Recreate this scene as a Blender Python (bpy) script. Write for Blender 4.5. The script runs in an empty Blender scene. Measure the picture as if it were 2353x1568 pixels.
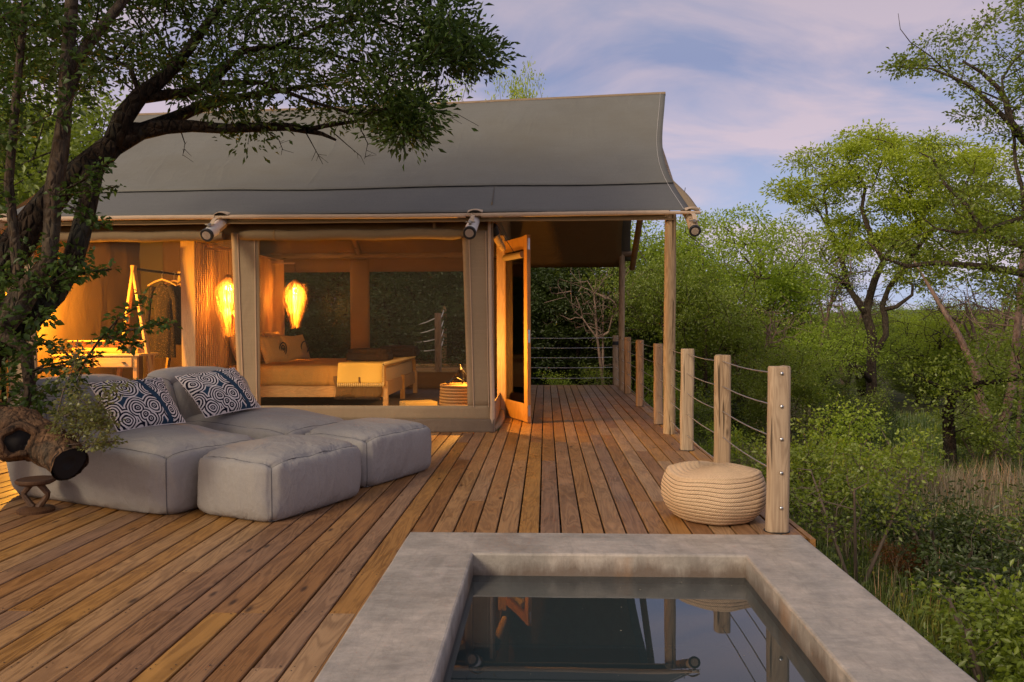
import bpy, bmesh, math, random
import numpy as np
from mathutils import Vector, Matrix, noise as mnoise
R = math.radians
random.seed(7); rng = np.random.default_rng(7)
sc = bpy.context.scene
COL = sc.collection

# ------------------------------------------------------------------ camera
W, H = 2353.0, 1568.0                      # measuring grid laid over the photograph
F = 2000*W/2560; CAMZ = 1.25
yaw = math.atan(84/2000); pitch = math.atan(46/2000); roll = 0.004
fw = Vector((-math.sin(yaw)*math.cos(pitch), math.cos(yaw)*math.cos(pitch), -math.sin(pitch)))
rt = Vector((math.cos(yaw), math.sin(yaw), 0)); up = rt.cross(fw)
r2 = rt*math.cos(roll)-up*math.sin(roll); u2 = up*math.cos(roll)+rt*math.sin(roll)
cd = bpy.data.cameras.new('camera'); cam = bpy.data.objects.new('camera', cd); COL.objects.link(cam)
cd.sensor_width = 36; cd.lens = 36*2000/2560; cd.clip_start = .05; cd.clip_end = 3000
M = Matrix((r2, u2, -fw)).transposed().to_4x4(); M.translation = (0, 0, CAMZ); cam.matrix_world = M
sc.camera = cam
CAM = Vector((0, 0, CAMZ))
def ray(x, y): return fw+r2*((x-W/2)/F)+u2*((H/2-y)/F)
def PZ(x, y, z): r = ray(x, y); return CAM+r*((z-CAMZ)/r.z)
def PY(x, y, Y): r = ray(x, y); return CAM+r*(Y/r.y)

# ------------------------------------------------------------------ world, sun, exposure
SKY = 1.0
wd = bpy.data.worlds.new('World'); sc.world = wd; wd.use_nodes = True
nt = wd.node_tree; nt.nodes.clear()
def wn(t, **k):
    n = nt.nodes.new(t)
    for a, b in k.items(): setattr(n, a, b)
    return n
SUN_AZ = R(218); SUN_EL = R(28)            # compass direction the soft afterglow comes from (behind, left of the camera)
sky = wn('ShaderNodeTexSky', sky_type='NISHITA', sun_disc=False)
sky.sun_elevation = R(9); sky.sun_rotation = SUN_AZ; sky.air_density = 1.3; sky.dust_density = 2.0
tc = wn('ShaderNodeTexCoord'); sep = wn('ShaderNodeSeparateXYZ'); nt.links.new(tc.outputs['Generated'], sep.inputs[0])
def ramp(src, stops):
    r = wn('ShaderNodeValToRGB'); nt.links.new(src, r.inputs[0]); e = r.color_ramp.elements
    while len(e) < len(stops): e.new(.5)
    for i, (p, c) in enumerate(stops): e[i].position = p; e[i].color = (*c, 1)
    return r.outputs[0]
def mixc(fac, a, b, mode='MIX'):
    m = wn('ShaderNodeMix', data_type='RGBA', blend_type=mode)
    for s, v in ((m.inputs[0], fac), (m.inputs[6], a), (m.inputs[7], b)):
        if isinstance(v, (int, float)): s.default_value = v
        elif isinstance(v, tuple): s.default_value = (*v, 1)
        else: nt.links.new(v, s)
    return m.outputs[2]
def wmath(op, a, b=0.):
    m = wn('ShaderNodeMath', operation=op)
    for i, v in enumerate((a, b)):
        if isinstance(v, (int, float)): m.inputs[i].default_value = v
        else: nt.links.new(v, m.inputs[i])
    return m.outputs[0]
base = ramp(sep.outputs[2], [(0, (.46, .54, .74)), (.12, (.37, .44, .67)), (.3, (.24, .275, .46)), (.6, (.35, .365, .44)), (1, (.36, .365, .40))])
# thin clouds laid on a flat layer overhead
zc = wmath('MAXIMUM', wmath('ADD', sep.outputs[2], .34), .02)
comb = wn('ShaderNodeCombineXYZ')
nt.links.new(wmath('DIVIDE', sep.outputs[0], zc), comb.inputs[0]); nt.links.new(wmath('DIVIDE', sep.outputs[1], zc), comb.inputs[1])
mp = wn('ShaderNodeMapping'); nt.links.new(comb.outputs[0], mp.inputs[0]); mp.inputs['Location'].default_value = (.9, .35, 0)
mp.inputs['Rotation'].default_value = (0, 0, R(-35)); mp.inputs['Scale'].default_value = (1.7, 2.9, 1)
n1 = wn('ShaderNodeTexNoise'); nt.links.new(mp.outputs[0], n1.inputs[0]); n1.inputs['Scale'].default_value = 1.3; n1.inputs['Detail'].default_value = 8; n1.inputs['Roughness'].default_value = .56; n1.inputs['Distortion'].default_value = .5
n2 = wn('ShaderNodeTexNoise'); nt.links.new(mp.outputs[0], n2.inputs[0]); n2.inputs['Scale'].default_value = .55; n2.inputs['Detail'].default_value = 3
cl = ramp(wmath('ADD', wmath('MULTIPLY', n1.outputs[0], .62), wmath('MULTIPLY', n2.outputs[0], .38)), [(.42, (0, 0, 0)), (.50, (.5, .5, .5)), (.57, (1, 1, 1))])
cloudcol = ramp(sep.outputs[2], [(0, (.62, .56, .68)), (.2, (.60, .48, .565)), (.45, (.46, .39, .46)), (1, (.36, .33, .46))])
skyc = mixc(wmath('MULTIPLY', cl, .95), base, cloudcol)
# a broad, smooth brighter glow on the side where the sun went down, and the ground below
dn = wn('ShaderNodeVectorMath', operation='DOT_PRODUCT'); nt.links.new(tc.outputs['Generated'], dn.inputs[0])
sv = Vector((math.sin(SUN_AZ)*math.cos(R(12)), math.cos(SUN_AZ)*math.cos(R(12)), math.sin(R(12))))
dn.inputs[1].default_value = sv
gl = ramp(dn.outputs['Value'], [(0, (0, 0, 0)), (.45, (.12, .12, .12)), (1, (1, 1, 1))])
skyc = mixc(gl, skyc, mixc(1., skyc, (2.7, 2.25, 1.5), 'MULTIPLY'))
nishi = mixc(1., sky.outputs[0], (.012, .012, .012), 'MULTIPLY')
skyc = mixc(1., skyc, nishi, 'ADD')
bg = wn('ShaderNodeBackground'); nt.links.new(skyc, bg.inputs[0]); bg.inputs[1].default_value = SKY
out = wn('ShaderNodeOutputWorld'); nt.links.new(bg.outputs[0], out.inputs[0])

sd = bpy.data.lights.new('sun', 'SUN'); sun = bpy.data.objects.new('sun', sd); COL.objects.link(sun)
sd.energy = 1.9; sd.angle = R(14); sd.color = (1, .85, .62)
svec = Vector((math.sin(SUN_AZ)*math.cos(SUN_EL), math.cos(SUN_AZ)*math.cos(SUN_EL), math.sin(SUN_EL)))
sun.rotation_euler = svec.to_track_quat('Z', 'Y').to_euler()
vs = sc.view_settings; sc.display_settings.display_device = 'sRGB'
vs.view_transform = 'Standard'; vs.look = 'None'; vs.exposure = 0.08; vs.gamma = 1; vs.use_curve_mapping = False
sc.render.engine = 'CYCLES'
cy = sc.cycles; cy.use_denoising = True; cy.max_bounces = 7; cy.diffuse_bounces = 3; cy.glossy_bounces = 3; cy.transmission_bounces = 4; cy.transparent_max_bounces = 14
cy.caustics_reflective = False; cy.caustics_refractive = False; cy.sample_clamp_indirect = 4
try: cy.denoiser = 'OPENIMAGEDENOISE'
except Exception: pass

# ------------------------------------------------------------------ helpers: objects
def tag(o, label=None, cat=None, group=None, kind=None):
    if label: o['label'] = label
    if cat: o['category'] = cat
    if group: o['group'] = group
    if kind: o['kind'] = kind
    return o
def thing(name, label, cat, loc=(0, 0, 0), rz=0, group=None):
    o = bpy.data.objects.new(name, None); COL.objects.link(o); o.empty_display_size = .1
    o.location = loc; o.rotation_euler = (0, 0, rz); return tag(o, label, cat, group)
def link(name, me, parent=None, world=True):
    o = bpy.data.objects.new(name, me); COL.objects.link(o)
    if parent is not None:
        o.parent = parent
        if world and parent.type == 'EMPTY': o.matrix_parent_inverse = Matrix.Translation(-parent.location)
    return o
def copy_tree(o, parent=None):
    c = o.copy(); COL.objects.link(c)
    if parent: c.parent = parent
    for ch in list(o.children): copy_tree(ch, c)
    return c
class MB:
    def __init__(s): s.v = []; s.f = []
    def add(s, vs, fs):
        n = len(s.v); s.v += [tuple(p) for p in vs]; s.f += [tuple(i+n for i in f) for f in fs]; return s
    def box(s, c, size, rot=None, bevel=0.):
        x, y, z = [d/2 for d in size]; c = Vector(c); M = rot if rot is not None else Matrix.Identity(3)
        if bevel <= 0:
            vs = [c+M@Vector((a*x, b*y, d*z)) for a in (-1, 1) for b in (-1, 1) for d in (-1, 1)]
            fs = [(0, 1, 3, 2), (4, 6, 7, 5), (0, 4, 5, 1), (2, 3, 7, 6), (0, 2, 6, 4), (1, 5, 7, 3)]
            return s.add(vs, fs)
        bm = bmesh.new(); bmesh.ops.create_cube(bm, size=1)
        for v in bm.verts: v.co = Vector((v.co.x*size[0], v.co.y*size[1], v.co.z*size[2]))
        bmesh.ops.bevel(bm, geom=bm.edges[:], offset=bevel, segments=2, affect='EDGES', profile=.6)
        bm.verts.index_update()
        s.add([c+M@v.co for v in bm.verts], [[v.index for v in f.verts] for f in bm.faces]); bm.free(); return s
    def tube(s, pts, rad, n=8, cap=True, jit=0., flat=None):
        pts = [Vector(p) for p in pts]
        if isinstance(rad, (int, float)): rad = [rad]*len(pts)
        ring0 = len(s.v); t0 = (pts[1]-pts[0]).normalized()
        a = t0.orthogonal().normalized()
        for i, p in enumerate(pts):
            t = (pts[min(i+1, len(pts)-1)]-pts[max(i-1, 0)]).normalized()
            a = (a-t*a.dot(t)); a = a.normalized() if a.length > 1e-6 else t.orthogonal().normalized(); b = t.cross(a)
            for k in range(n):
                g = 2*math.pi*k/n; rr = rad[i]*(1+(random.uniform(-jit, jit) if jit else 0))
                s.v.append(tuple(p+a*(math.cos(g)*rr)+b*(math.sin(g)*rr)))
        for i in range(len(pts)-1):
            for k in range(n):
                q = ring0+i*n; s.f.append((q+k, q+(k+1) % n, q+n+(k+1) % n, q+n+k))
        if cap:
            s.f.append(tuple(ring0+k for k in reversed(range(n)))); e = ring0+(len(pts)-1)*n; s.f.append(tuple(e+k for k in range(n)))
        return s
    def lathe(s, prof, c=(0, 0, 0), n=32, fn=None, close=False):
        c = Vector(c); q = len(s.v)
        for (r, z) in prof:
            for k in range(n):
                g = 2*math.pi*k/n; rr, zz = (fn(r, z, g) if fn else (r, z))
                s.v.append((c.x+rr*math.cos(g), c.y+rr*math.sin(g), c.z+zz))
        for i in range(len(prof)-1):
            for k in range(n): s.f.append((q+i*n+k, q+i*n+(k+1) % n, q+(i+1)*n+(k+1) % n, q+(i+1)*n+k))
        s.f.append(tuple(q+k for k in reversed(range(n)))); e = q+(len(prof)-1)*n; s.f.append(tuple(e+k for k in range(n)))
        return s
    def sheet(s, fn, nu, nv, th=0.):
        """surface fn(u,v), given thickness th along its normal"""
        P = [[Vector(fn(i/nu, j/nv)) for j in range(nv+1)] for i in range(nu+1)]
        q = len(s.v); m = (nu+1)*(nv+1)
        def nrm(i, j):
            a = P[min(i+1, nu)][j]-P[max(i-1, 0)][j]; b = P[i][min(j+1, nv)]-P[i][max(j-1, 0)]
            c = a.cross(b); return c.normalized() if c.length > 1e-9 else Vector((0, 0, 1))
        for i in range(nu+1):
            for j in range(nv+1): s.v.append(tuple(P[i][j]))
        I = lambda i, j: q+i*(nv+1)+j
        for i in range(nu):
            for j in range(nv): s.f.append((I(i, j), I(i+1, j), I(i+1, j+1), I(i, j+1)))
        if th:
            for i in range(nu+1):
                for j in range(nv+1): s.v.append(tuple(P[i][j]-nrm(i, j)*th))
            for i in range(nu):
                for j in range(nv): s.f.append((I(i, j)+m, I(i, j+1)+m, I(i+1, j+1)+m, I(i+1, j)+m))
            for i in range(nu): s.f += [(I(i, 0), I(i, 0)+m, I(i+1, 0)+m, I(i+1, 0)), (I(i, nv), I(i+1, nv), I(i+1, nv)+m, I(i, nv)+m)]
            for j in range(nv): s.f += [(I(0, j), I(0, j+1), I(0, j+1)+m, I(0, j)+m), (I(nu, j), I(nu, j)+m, I(nu, j+1)+m, I(nu, j+1))]
        return s
    def build(s, name, m, parent=None, smooth=False, world=True, fix=True):
        me = bpy.data.meshes.new(name); me.from_pydata(s.v, [], s.f)
        if fix:
            bm = bmesh.new(); bm.from_mesh(me); bmesh.ops.recalc_face_normals(bm, faces=bm.faces); bm.to_mesh(me); bm.free()
        if m: me.materials.append(m)
        if smooth:
            me.polygons.foreach_set('use_smooth', [True]*len(me.polygons))
            if smooth != 'all':
                try: me.set_sharp_from_angle(angle=R(40))
                except Exception: pass
        return link(name, me, parent, world)
def np_mesh(name, V, Fc, m, tint=None):
    me = bpy.data.meshes.new(name); V = np.asarray(V, dtype=np.float32); Fc = np.asarray(Fc, dtype=np.int32); k = Fc.shape[1]
    me.vertices.add(len(V)); me.vertices.foreach_set('co', V.ravel())
    me.loops.add(Fc.size); me.loops.foreach_set('vertex_index', Fc.ravel())
    me.polygons.add(len(Fc)); me.polygons.foreach_set('loop_start', np.arange(0, Fc.size, k, dtype=np.int32))
    me.update(calc_edges=True)
    if tint is not None:
        a = me.attributes.new('tint', 'FLOAT', 'FACE'); a.data.foreach_set('value', np.asarray(tint, dtype=np.float32))
    me.materials.append(m); return me

# ------------------------------------------------------------------ helpers: materials
class N:
    def __init__(s, name):
        s.m = bpy.data.materials.new(name); s.m.use_nodes = True; s.t = s.m.node_tree; s.t.nodes.clear()
        s.o = s.t.nodes.new('ShaderNodeOutputMaterial')
    def n(s, t, ins=None, **k):
        n = s.t.nodes.new(t)
        for a, b in k.items(): setattr(n, a, b)
        for a, b in (ins or {}).items():
            i = n.inputs[a]
            if hasattr(b, 'is_output') or isinstance(b, bpy.types.NodeSocket): s.t.links.new(b, i)
            elif isinstance(b, tuple) and len(b) == 3 and i.type == 'RGBA': i.default_value = (*b, 1)
            else: i.default_value = b
        return n
    def noise(s, vec, scale, detail=4, rough=.55, dist=0.): return s.n('ShaderNodeTexNoise', {0: vec, 'Scale': scale, 'Detail': detail, 'Roughness': rough, 'Distortion': dist}).outputs[0]
    def map(s, vec, sc_=(1, 1, 1), loc=(0, 0, 0), rot=(0, 0, 0)): return s.n('ShaderNodeMapping', {0: vec, 'Scale': sc_, 'Location': loc, 'Rotation': rot}).outputs[0]
    def ramp(s, src, stops):
        r = s.n('ShaderNodeValToRGB', {0: src}); e = r.color_ramp.elements
        while len(e) < len(stops): e.new(.5)
        for i, (p, c) in enumerate(stops): e[i].position = p; e[i].color = (*(c if isinstance(c, tuple) else (c, c, c)), 1)
        return r.outputs[0]
    def mix(s, fac, a, b, mode='MIX'):
        m = s.n('ShaderNodeMix', data_type='RGBA', blend_type=mode)
        for i, v in ((0, fac), (6, a), (7, b)):
            if isinstance(v, (int, float)): m.inputs[i].default_value = v
            elif isinstance(v, tuple): m.inputs[i].default_value = (*v, 1)
            else: s.t.links.new(v, m.inputs[i])
        return m.outputs[2]
    def math(s, op, a, b=0., c=None):
        m = s.n('ShaderNodeMath', operation=op)
        for i, v in enumerate((a, b) if c is None else (a, b, c)):
            if isinstance(v, (int, float)): m.inputs[i].default_value = v
            else: s.t.links.new(v, m.inputs[i])
        return m.outputs[0]
    def bump(s, h, strength=.3, dist=.01): return s.n('ShaderNodeBump', {'Height': h, 'Strength': strength, 'Distance': dist}).outputs[0]
    def pos(s): return s.n('ShaderNodeNewGeometry').outputs['Position']
    def obj(s): return s.n('ShaderNodeTexCoord').outputs['Object']
    def rand(s): return s.n('ShaderNodeObjectInfo').outputs['Random']
    def pbr(s, col, rough=.7, normal=None, spec=.4, metal=0., **k):
        d = {'Base Color': col, 'Roughness': rough, 'Specular IOR Level': spec, 'Metallic': metal}; d.update(k)
        if normal is not None: d['Normal'] = normal
        p = s.n('ShaderNodeBsdfPrincipled', d); s.t.links.new(p.outputs[0], s.o.inputs[0]); return s.m
    def out(s, sh): s.t.links.new(sh, s.o.inputs[0]); return s.m
def shade(c, f): return tuple(min(1., x*f) for x in c)

def m_wood(name, c1, c2, axis=1, scale=1., rough=.6, worn=.0, var=.25, knots=True, glossy=.35, crack=0.):
    a = N(name); p = a.obj() if name.startswith('o_') else a.pos(); rnd = a.rand()
    off = a.n('ShaderNodeCombineXYZ', {0: a.math('MULTIPLY', rnd, 37.), 1: a.math('MULTIPLY', rnd, 91.), 2: a.math('MULTIPLY', rnd, 53.)}).outputs[0]
    p = a.n('ShaderNodeVectorMath', {0: p, 1: off}, operation='ADD').outputs[0]
    st = [9*scale]*3; st[axis] = .8*scale
    q = a.map(p, tuple(st))
    broad = a.noise(q, 1., 3, .5, 1.2)
    ring = a.math('SINE', a.math('MULTIPLY', broad, 55.)); ring = a.math('MULTIPLY_ADD', ring, .5, .5)
    st2 = [160*scale]*3; st2[axis] = 3*scale
    fine = a.noise(a.map(p, tuple(st2)), 1., 3, .7)
    col = a.mix(a.math('MULTIPLY_ADD', ring, .62, a.math('MULTIPLY_ADD', fine, .75, -.18)), c1, c2)
    blot = a.noise(p, 2.2, 4, .6); col = a.mix(a.ramp(blot, [(.3, 0.), (.75, .55)]), col, a.mix(.5, c1, shade(c2, 1.5)))
    if worn: col = a.mix(a.math('MULTIPLY', a.ramp(a.noise(a.map(p, (3, 1.2, 3)), 1.5, 6, .7), [(.5, 0.), (.72, 1.)]), worn), col, shade(c2, 1.35))
    if knots:
        kv = [7*scale]*3; kv[axis] = 2.3*scale
        v = a.n('ShaderNodeTexVoronoi', {0: a.map(p, tuple(kv)), 'Scale': 1.}); kd = a.ramp(v.outputs['Distance'], [(.05, 1.), (.13, .0)])
        col = a.mix(a.math('MULTIPLY', kd, .9), col, shade(c1, .35))
    if crack:
        cv = [34.]*3; cv[axis] = 1.3; ck = a.ramp(a.noise(a.map(p, tuple(cv)), 1., 2, .5), [(.635, 0.), (.66, 1.)]); col = a.mix(a.math('MULTIPLY', ck, crack), col, shade(c1, .22))
    k = a.math('MULTIPLY_ADD', rnd, var*2, 1-var)
    hsv = a.n('ShaderNodeHueSaturation', {'Color': col, 'Value': k, 'Hue': a.math('MULTIPLY_ADD', rnd, .012, .494), 'Saturation': a.math('MULTIPLY_ADD', a.math('FRACT', a.math('MULTIPLY', rnd, 7.3)), .3, .85)})
    h = a.math('MULTIPLY_ADD', ring, .35, fine)
    return a.pbr(hsv.outputs[0], a.ramp(blot, [(.3, rough-.1), (.7, rough+.12)]), a.bump(h, .25, .003), glossy)

def m_canvas(name, c, weave=900., stain=.2, wr=.5, trans=0., c2=None, wscale=3., crease=0., cs=(2., 2., 9.), crot=(.5, .3, .6)):
    a = N(name); p = a.pos()
    n1 = a.noise(p, 1.1, 5, .6); n2 = a.noise(p, 14., 4, .6)
    col = a.mix(a.ramp(n1, [(.3, 0.), (.75, 1.)]), shade(c, 1-stain), shade(c, 1+stain*.8))
    wv = a.n('ShaderNodeTexWhiteNoise', {0: a.n('ShaderNodeVectorMath', {0: a.map(p, (weave*.3, weave*.3, weave*.9))}, operation='FLOOR').outputs[0]}, noise_dimensions='3D').outputs[0]
    col = a.mix(.30, col, a.mix(a.noise(a.map(p, (2.5, 45, 45)), 1., 4, .7), shade(c, .55), shade(c, 1.45)))
    col = a.mix(.16, col, a.mix(wv, shade(c, .4), shade(c, 1.7)))
    if c2: col = a.mix(a.ramp(a.noise(p, .7, 6, .65), [(.42, 0.), (.7, .6)]), col, c2)
    bmp = a.math('ADD', a.math('MULTIPLY', a.noise(a.map(p, (wscale, wscale, wscale*.45)), 1., 5, .5, .8), wr*6), a.math('MULTIPLY', n2, .25))
    nrm = a.bump(bmp, .5, .012)
    if crease:
        cn = a.noise(a.map(p, cs, (3, 1, 7), crot), 1., 3, .5, 1.2); rg_ = a.math('POWER', a.math('SUBTRACT', 1., a.math('ABSOLUTE', a.math('MULTIPLY_ADD', cn, 4., -2.))), 3.)
        rg_ = a.math('MULTIPLY', a.math('MAXIMUM', rg_, 0.), a.ramp(a.noise(p, 1.3, 2), [(.4, 0.), (.6, 1.)])); bb = a.n('ShaderNodeBump', {'Height': rg_, 'Strength': crease, 'Distance': .03, 'Normal': nrm}); nrm = bb.outputs[0]
    if not trans: return a.pbr(col, .88, nrm, .2)
    p1 = a.n('ShaderNodeBsdfDiffuse', {'Color': col, 'Normal': nrm}); p2 = a.n('ShaderNodeBsdfTranslucent', {'Color': col})
    return a.out(a.n('ShaderNodeMixShader', {0: trans, 1: p1.outputs[0], 2: p2.outputs[0]}).outputs[0])

def m_leaf(name, ca, cb, trans=.35, gloss=.04):
    a = N(name); t = a.n('ShaderNodeAttribute', attribute_name='tint').outputs['Fac']
    col = a.ramp(t, [(0, ca), (.85, cb), (1, tuple(min(1, x*1.15) for x in (cb[0]*1.5, cb[1], cb[2]*.7)))])
    d = a.n('ShaderNodeBsdfDiffuse', {'Color': col}); tr = a.n('ShaderNodeBsdfTranslucent', {'Color': a.mix(.5, col, (col and shade(cb, 1.3)))})
    mx = a.n('ShaderNodeMixShader', {0: trans, 1: d.outputs[0], 2: tr.outputs[0]})
    g = a.n('ShaderNodeBsdfGlossy', {'Color': (1, 1, 1), 'Roughness': .45})
    return a.out(a.n('ShaderNodeMixShader', {0: gloss, 1: mx.outputs[0], 2: g.outputs[0]}).outputs[0])

def m_bark(name, c1, c2, sc_=18., bs=.9, bd=.02, vw=1.):
    a = N(name); p = a.pos(); q = a.map(p, (1, 1, .45))
    v = a.n('ShaderNodeTexVoronoi', {0: a.map(q, (1, 1, 1)), 'Scale': sc_*1.4}, feature='DISTANCE_TO_EDGE').outputs[0]
    n = a.noise(q, sc_, 6, .7, .6)
    h = a.math('ADD', a.math('MULTIPLY', a.ramp(v, [(0, 0.), (.25, 1.)]), vw), n)
    col = a.mix(a.ramp(n, [(.35, 0.), (.68, 1.)]), c1, c2)
    col = a.mix(a.ramp(a.noise(p, 4., 3), [(.5, 0.), (.7, .35)]), col, (.11, .115, .09))
    return a.pbr(col, .95, a.bump(h, bs, bd), .15)

def m_plain(name, c, rough=.5, metal=0., spec=.5, bump=0.):
    a = N(name); n = a.noise(a.pos(), 30., 4, .6); col = a.mix(n, shade(c, .8), shade(c, 1.2))
    return a.pbr(col, rough, a.bump(n, bump, .004) if bump else None, spec, metal)

def m_screen(name, c, op):
    a = N(name); p = a.pos()
    ch = a.noise(a.map(p, (160, 160, 160)), 1., 1)
    d = a.n('ShaderNodeBsdfDiffuse', {'Color': a.mix(ch, shade(c, .6), shade(c, 1.5))}); g = a.n('ShaderNodeBsdfGlossy', {'Color': (.8, .75, .6), 'Roughness': .35})
    dg = a.n('ShaderNodeMixShader', {0: .07, 1: d.outputs[0], 2: g.outputs[0]})
    t = a.n('ShaderNodeBsdfTransparent', {'Color': (1, 1, 1)})
    return a.out(a.n('ShaderNodeMixShader', {0: op, 1: t.outputs[0], 2: dg.outputs[0]}).outputs[0])

# ------------------------------------------------------------------ materials
DECK = m_wood('deck wood', (.120, .056, .020), (.345, .186, .078), axis=1, scale=1., rough=.5, worn=.45, var=.22, glossy=.4)
POLE = m_wood('pole wood', (.24, .15, .08), (.46, .32, .19), axis=2, scale=1.1, rough=.75, var=.12, glossy=.2, crack=.85)
POLEX = m_wood('dark pole wood', (.16, .10, .06), (.30, .21, .13), axis=0, scale=1.1, rough=.75, var=.12, glossy=.2)
DOORW = m_wood('door wood', (.33, .16, .055), (.58, .33, .13), axis=2, scale=1.3, rough=.45, var=.08, knots=False, glossy=.5)
FURN = m_wood('pale wood', (.38, .21, .075), (.58, .36, .14), axis=0, scale=1.2, rough=.5, var=.06, knots=False)
FURNZ = m_wood('pale wood upright', (.40, .22, .08), (.60, .38, .15), axis=2, scale=1.2, rough=.5, var=.06, knots=False)
CARVED = m_wood('carved wood', (.05, .022, .011), (.12, .06, .03), axis=2, scale=1.5, rough=.6, var=.05)
FLY = m_canvas('grey shade cloth', (.172, .168, .150), weave=500, stain=.12, wr=.16, c2=(.150, .136, .105), wscale=1.6, crease=.22, cs=(1.2, .35, .35), crot=(0, 0, 0))
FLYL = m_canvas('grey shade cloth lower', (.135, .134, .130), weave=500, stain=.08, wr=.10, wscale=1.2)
CANV = m_canvas('tan canvas', (.30, .222, .138), stain=.10, wr=.45, wscale=6.)
CURT = m_canvas('curtain canvas', (.135, .080, .034), stain=.12, wr=.7)
CANVD = m_canvas('tent lining', (.27, .175, .085), stain=.12, wr=.7, trans=.12)
SLEEVE = m_canvas('sleeve canvas', (.52, .385, .27), stain=.10, wr=.4, wscale=14.)
SKIRT = m_canvas('skirt plastic', (.17, .125, .09), stain=.2, wr=.9, wscale=5.)
BLIND = m_canvas('rolled blind canvas', (.22, .155, .085), stain=.10, wr=.5, wscale=6.)
BAGM = m_canvas('grey cushion fabric', (.285, .266, .252), stain=.06, wr=1.0, wscale=4., c2=(.30, .275, .25), crease=.12, cs=(5.5, 5.5, 2.4), crot=(.15, .2, .4))
LINEN = m_canvas('linen', (.56, .38, .17), stain=.06, wr=.8, wscale=9.)
SHEET = m_canvas('duvet', (.44, .24, .06), stain=.06, wr=.8, wscale=7.)
SCRE = m_screen('insect screen', (.04, .026, .013), .20)
SCRS = m_screen('gauze window', (.13, .10, .04), .75)
RUBBER = m_plain('black rubber', (.012, .012, .013), .6)
ENDG = m_plain('pole end grain', (.40, .31, .24), .8, bump=.6)
PAINT = m_plain('pale sleeve', (.62, .57, .53), .6)
STEEL = m_plain('stainless steel', (.62, .62, .63), .28, 1.)
CABLE = m_plain('steel cable', (.55, .55, .58), .38, .85)
BRASS = m_plain('buckle metal', (.30, .26, .2), .4, .9)
DARKW = m_plain('dark timber', (.06, .04, .028), .8)
SOIL = m_plain('dark soil', (.05, .038, .025), .95)
BARKD = m_bark('dark bark', (.010, .007, .005), (.050, .034, .024), 14., 1., .03)
BARKG = m_bark('grey brown bark', (.03, .022, .017), (.12, .088, .062), 16., .8, .02)
BARKP = m_bark('pinkish bark', (.15, .09, .07), (.34, .24, .19), 8., .5, .02)
BARKL = m_bark('sawn limb bark', (.018, .011, .008), (.25, .14, .075), 16., 1., .05, .3)
BLACKW = m_plain('black wood and hole shade', (.008, .006, .006), .95)  # flat black for the cut end and the hole's painted shade

# ------------------------------------------------------------------ ground
def gz(x, y):
    d = math.hypot(max(0, abs(x)-1.5), max(0, y-4))
    z = -1.0-.045*min(max(x-1.5, 0), 22)-.020*min(max(y-6, 0), 45)
    far = max(0, math.hypot(x, y)-60); z += min(far*.012, 4)
    if y > 16 and x < 3: z += (min((y-16)*.10, .75))*min(1, (3-x)/3.)
    return z+.18*mnoise.noise(Vector((x*.22, y*.22, 0)))*min(1, .25+d*.2)
def grid_axis(lo, hi, core_lo, core_hi, step, k=1.22):
    a = list(np.arange(core_lo, core_hi, step)); s = step; v = a[-1]
    while v < hi: s *= k; v += s; a.append(v)
    s = step; v = a[0]; pre = []
    while v > lo: s *= k; v -= s; pre.append(v)
    return pre[::-1]+a
gx = grid_axis(-700, 700, -12, 24, .6); gy = grid_axis(-60, 900, -4, 40, .6)
gm = MB()
for x in gx:
    for y in gy: gm.v.append((x, y, gz(x, y)))
ny = len(gy)
for i in range(len(gx)-1):
    for j in range(ny-1): gm.f.append((i*ny+j, (i+1)*ny+j, (i+1)*ny+j+1, i*ny+j+1))
a = N('ground'); p = a.pos(); n = a.noise(p, 1.2, 6, .65)
GROUND = a.pbr(a.ramp(n, [(.3, (.035, .042, .016)), (.55, (.075, .075, .03)), (.75, (.12, .09, .055))]), .95, a.bump(a.noise(p, 9., 5), .8, .08), .1)
tag(gm.build('ground', GROUND, smooth='all', fix=False), kind='structure')
# low hills closing the view
hm = MB()
def hill(u, v):
    ang = R(-75)+u*R(150); d = 620+v*160
    hh = (3+6*math.exp(-((math.degrees(ang)-24)/9)**2)+5*mnoise.noise(Vector((u*9, 1, 0)))+8*mnoise.noise(Vector((u*3+4, 2, 0))))*math.sin(min(1, v*1.4)*math.pi/2)
    return (math.sin(ang)*d, math.cos(ang)*d, -6+max(0, hh*1.0)+8*v)
hm.sheet(hill, 120, 8)
tag(hm.build('hills', m_plain('hill bush', (.06, .075, .05), .95), smooth='all'), kind='structure')

# ------------------------------------------------------------------ deck
deck = bpy.data.objects.new('deck', None); COL.objects.link(deck); tag(deck, kind='structure')
PITCH = .1292; GAP0 = -.039; BW = PITCH-.0110
ub = MB(); ub.box((0, .5, -.016), (BW, 1, .032), bevel=.0)
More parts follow.
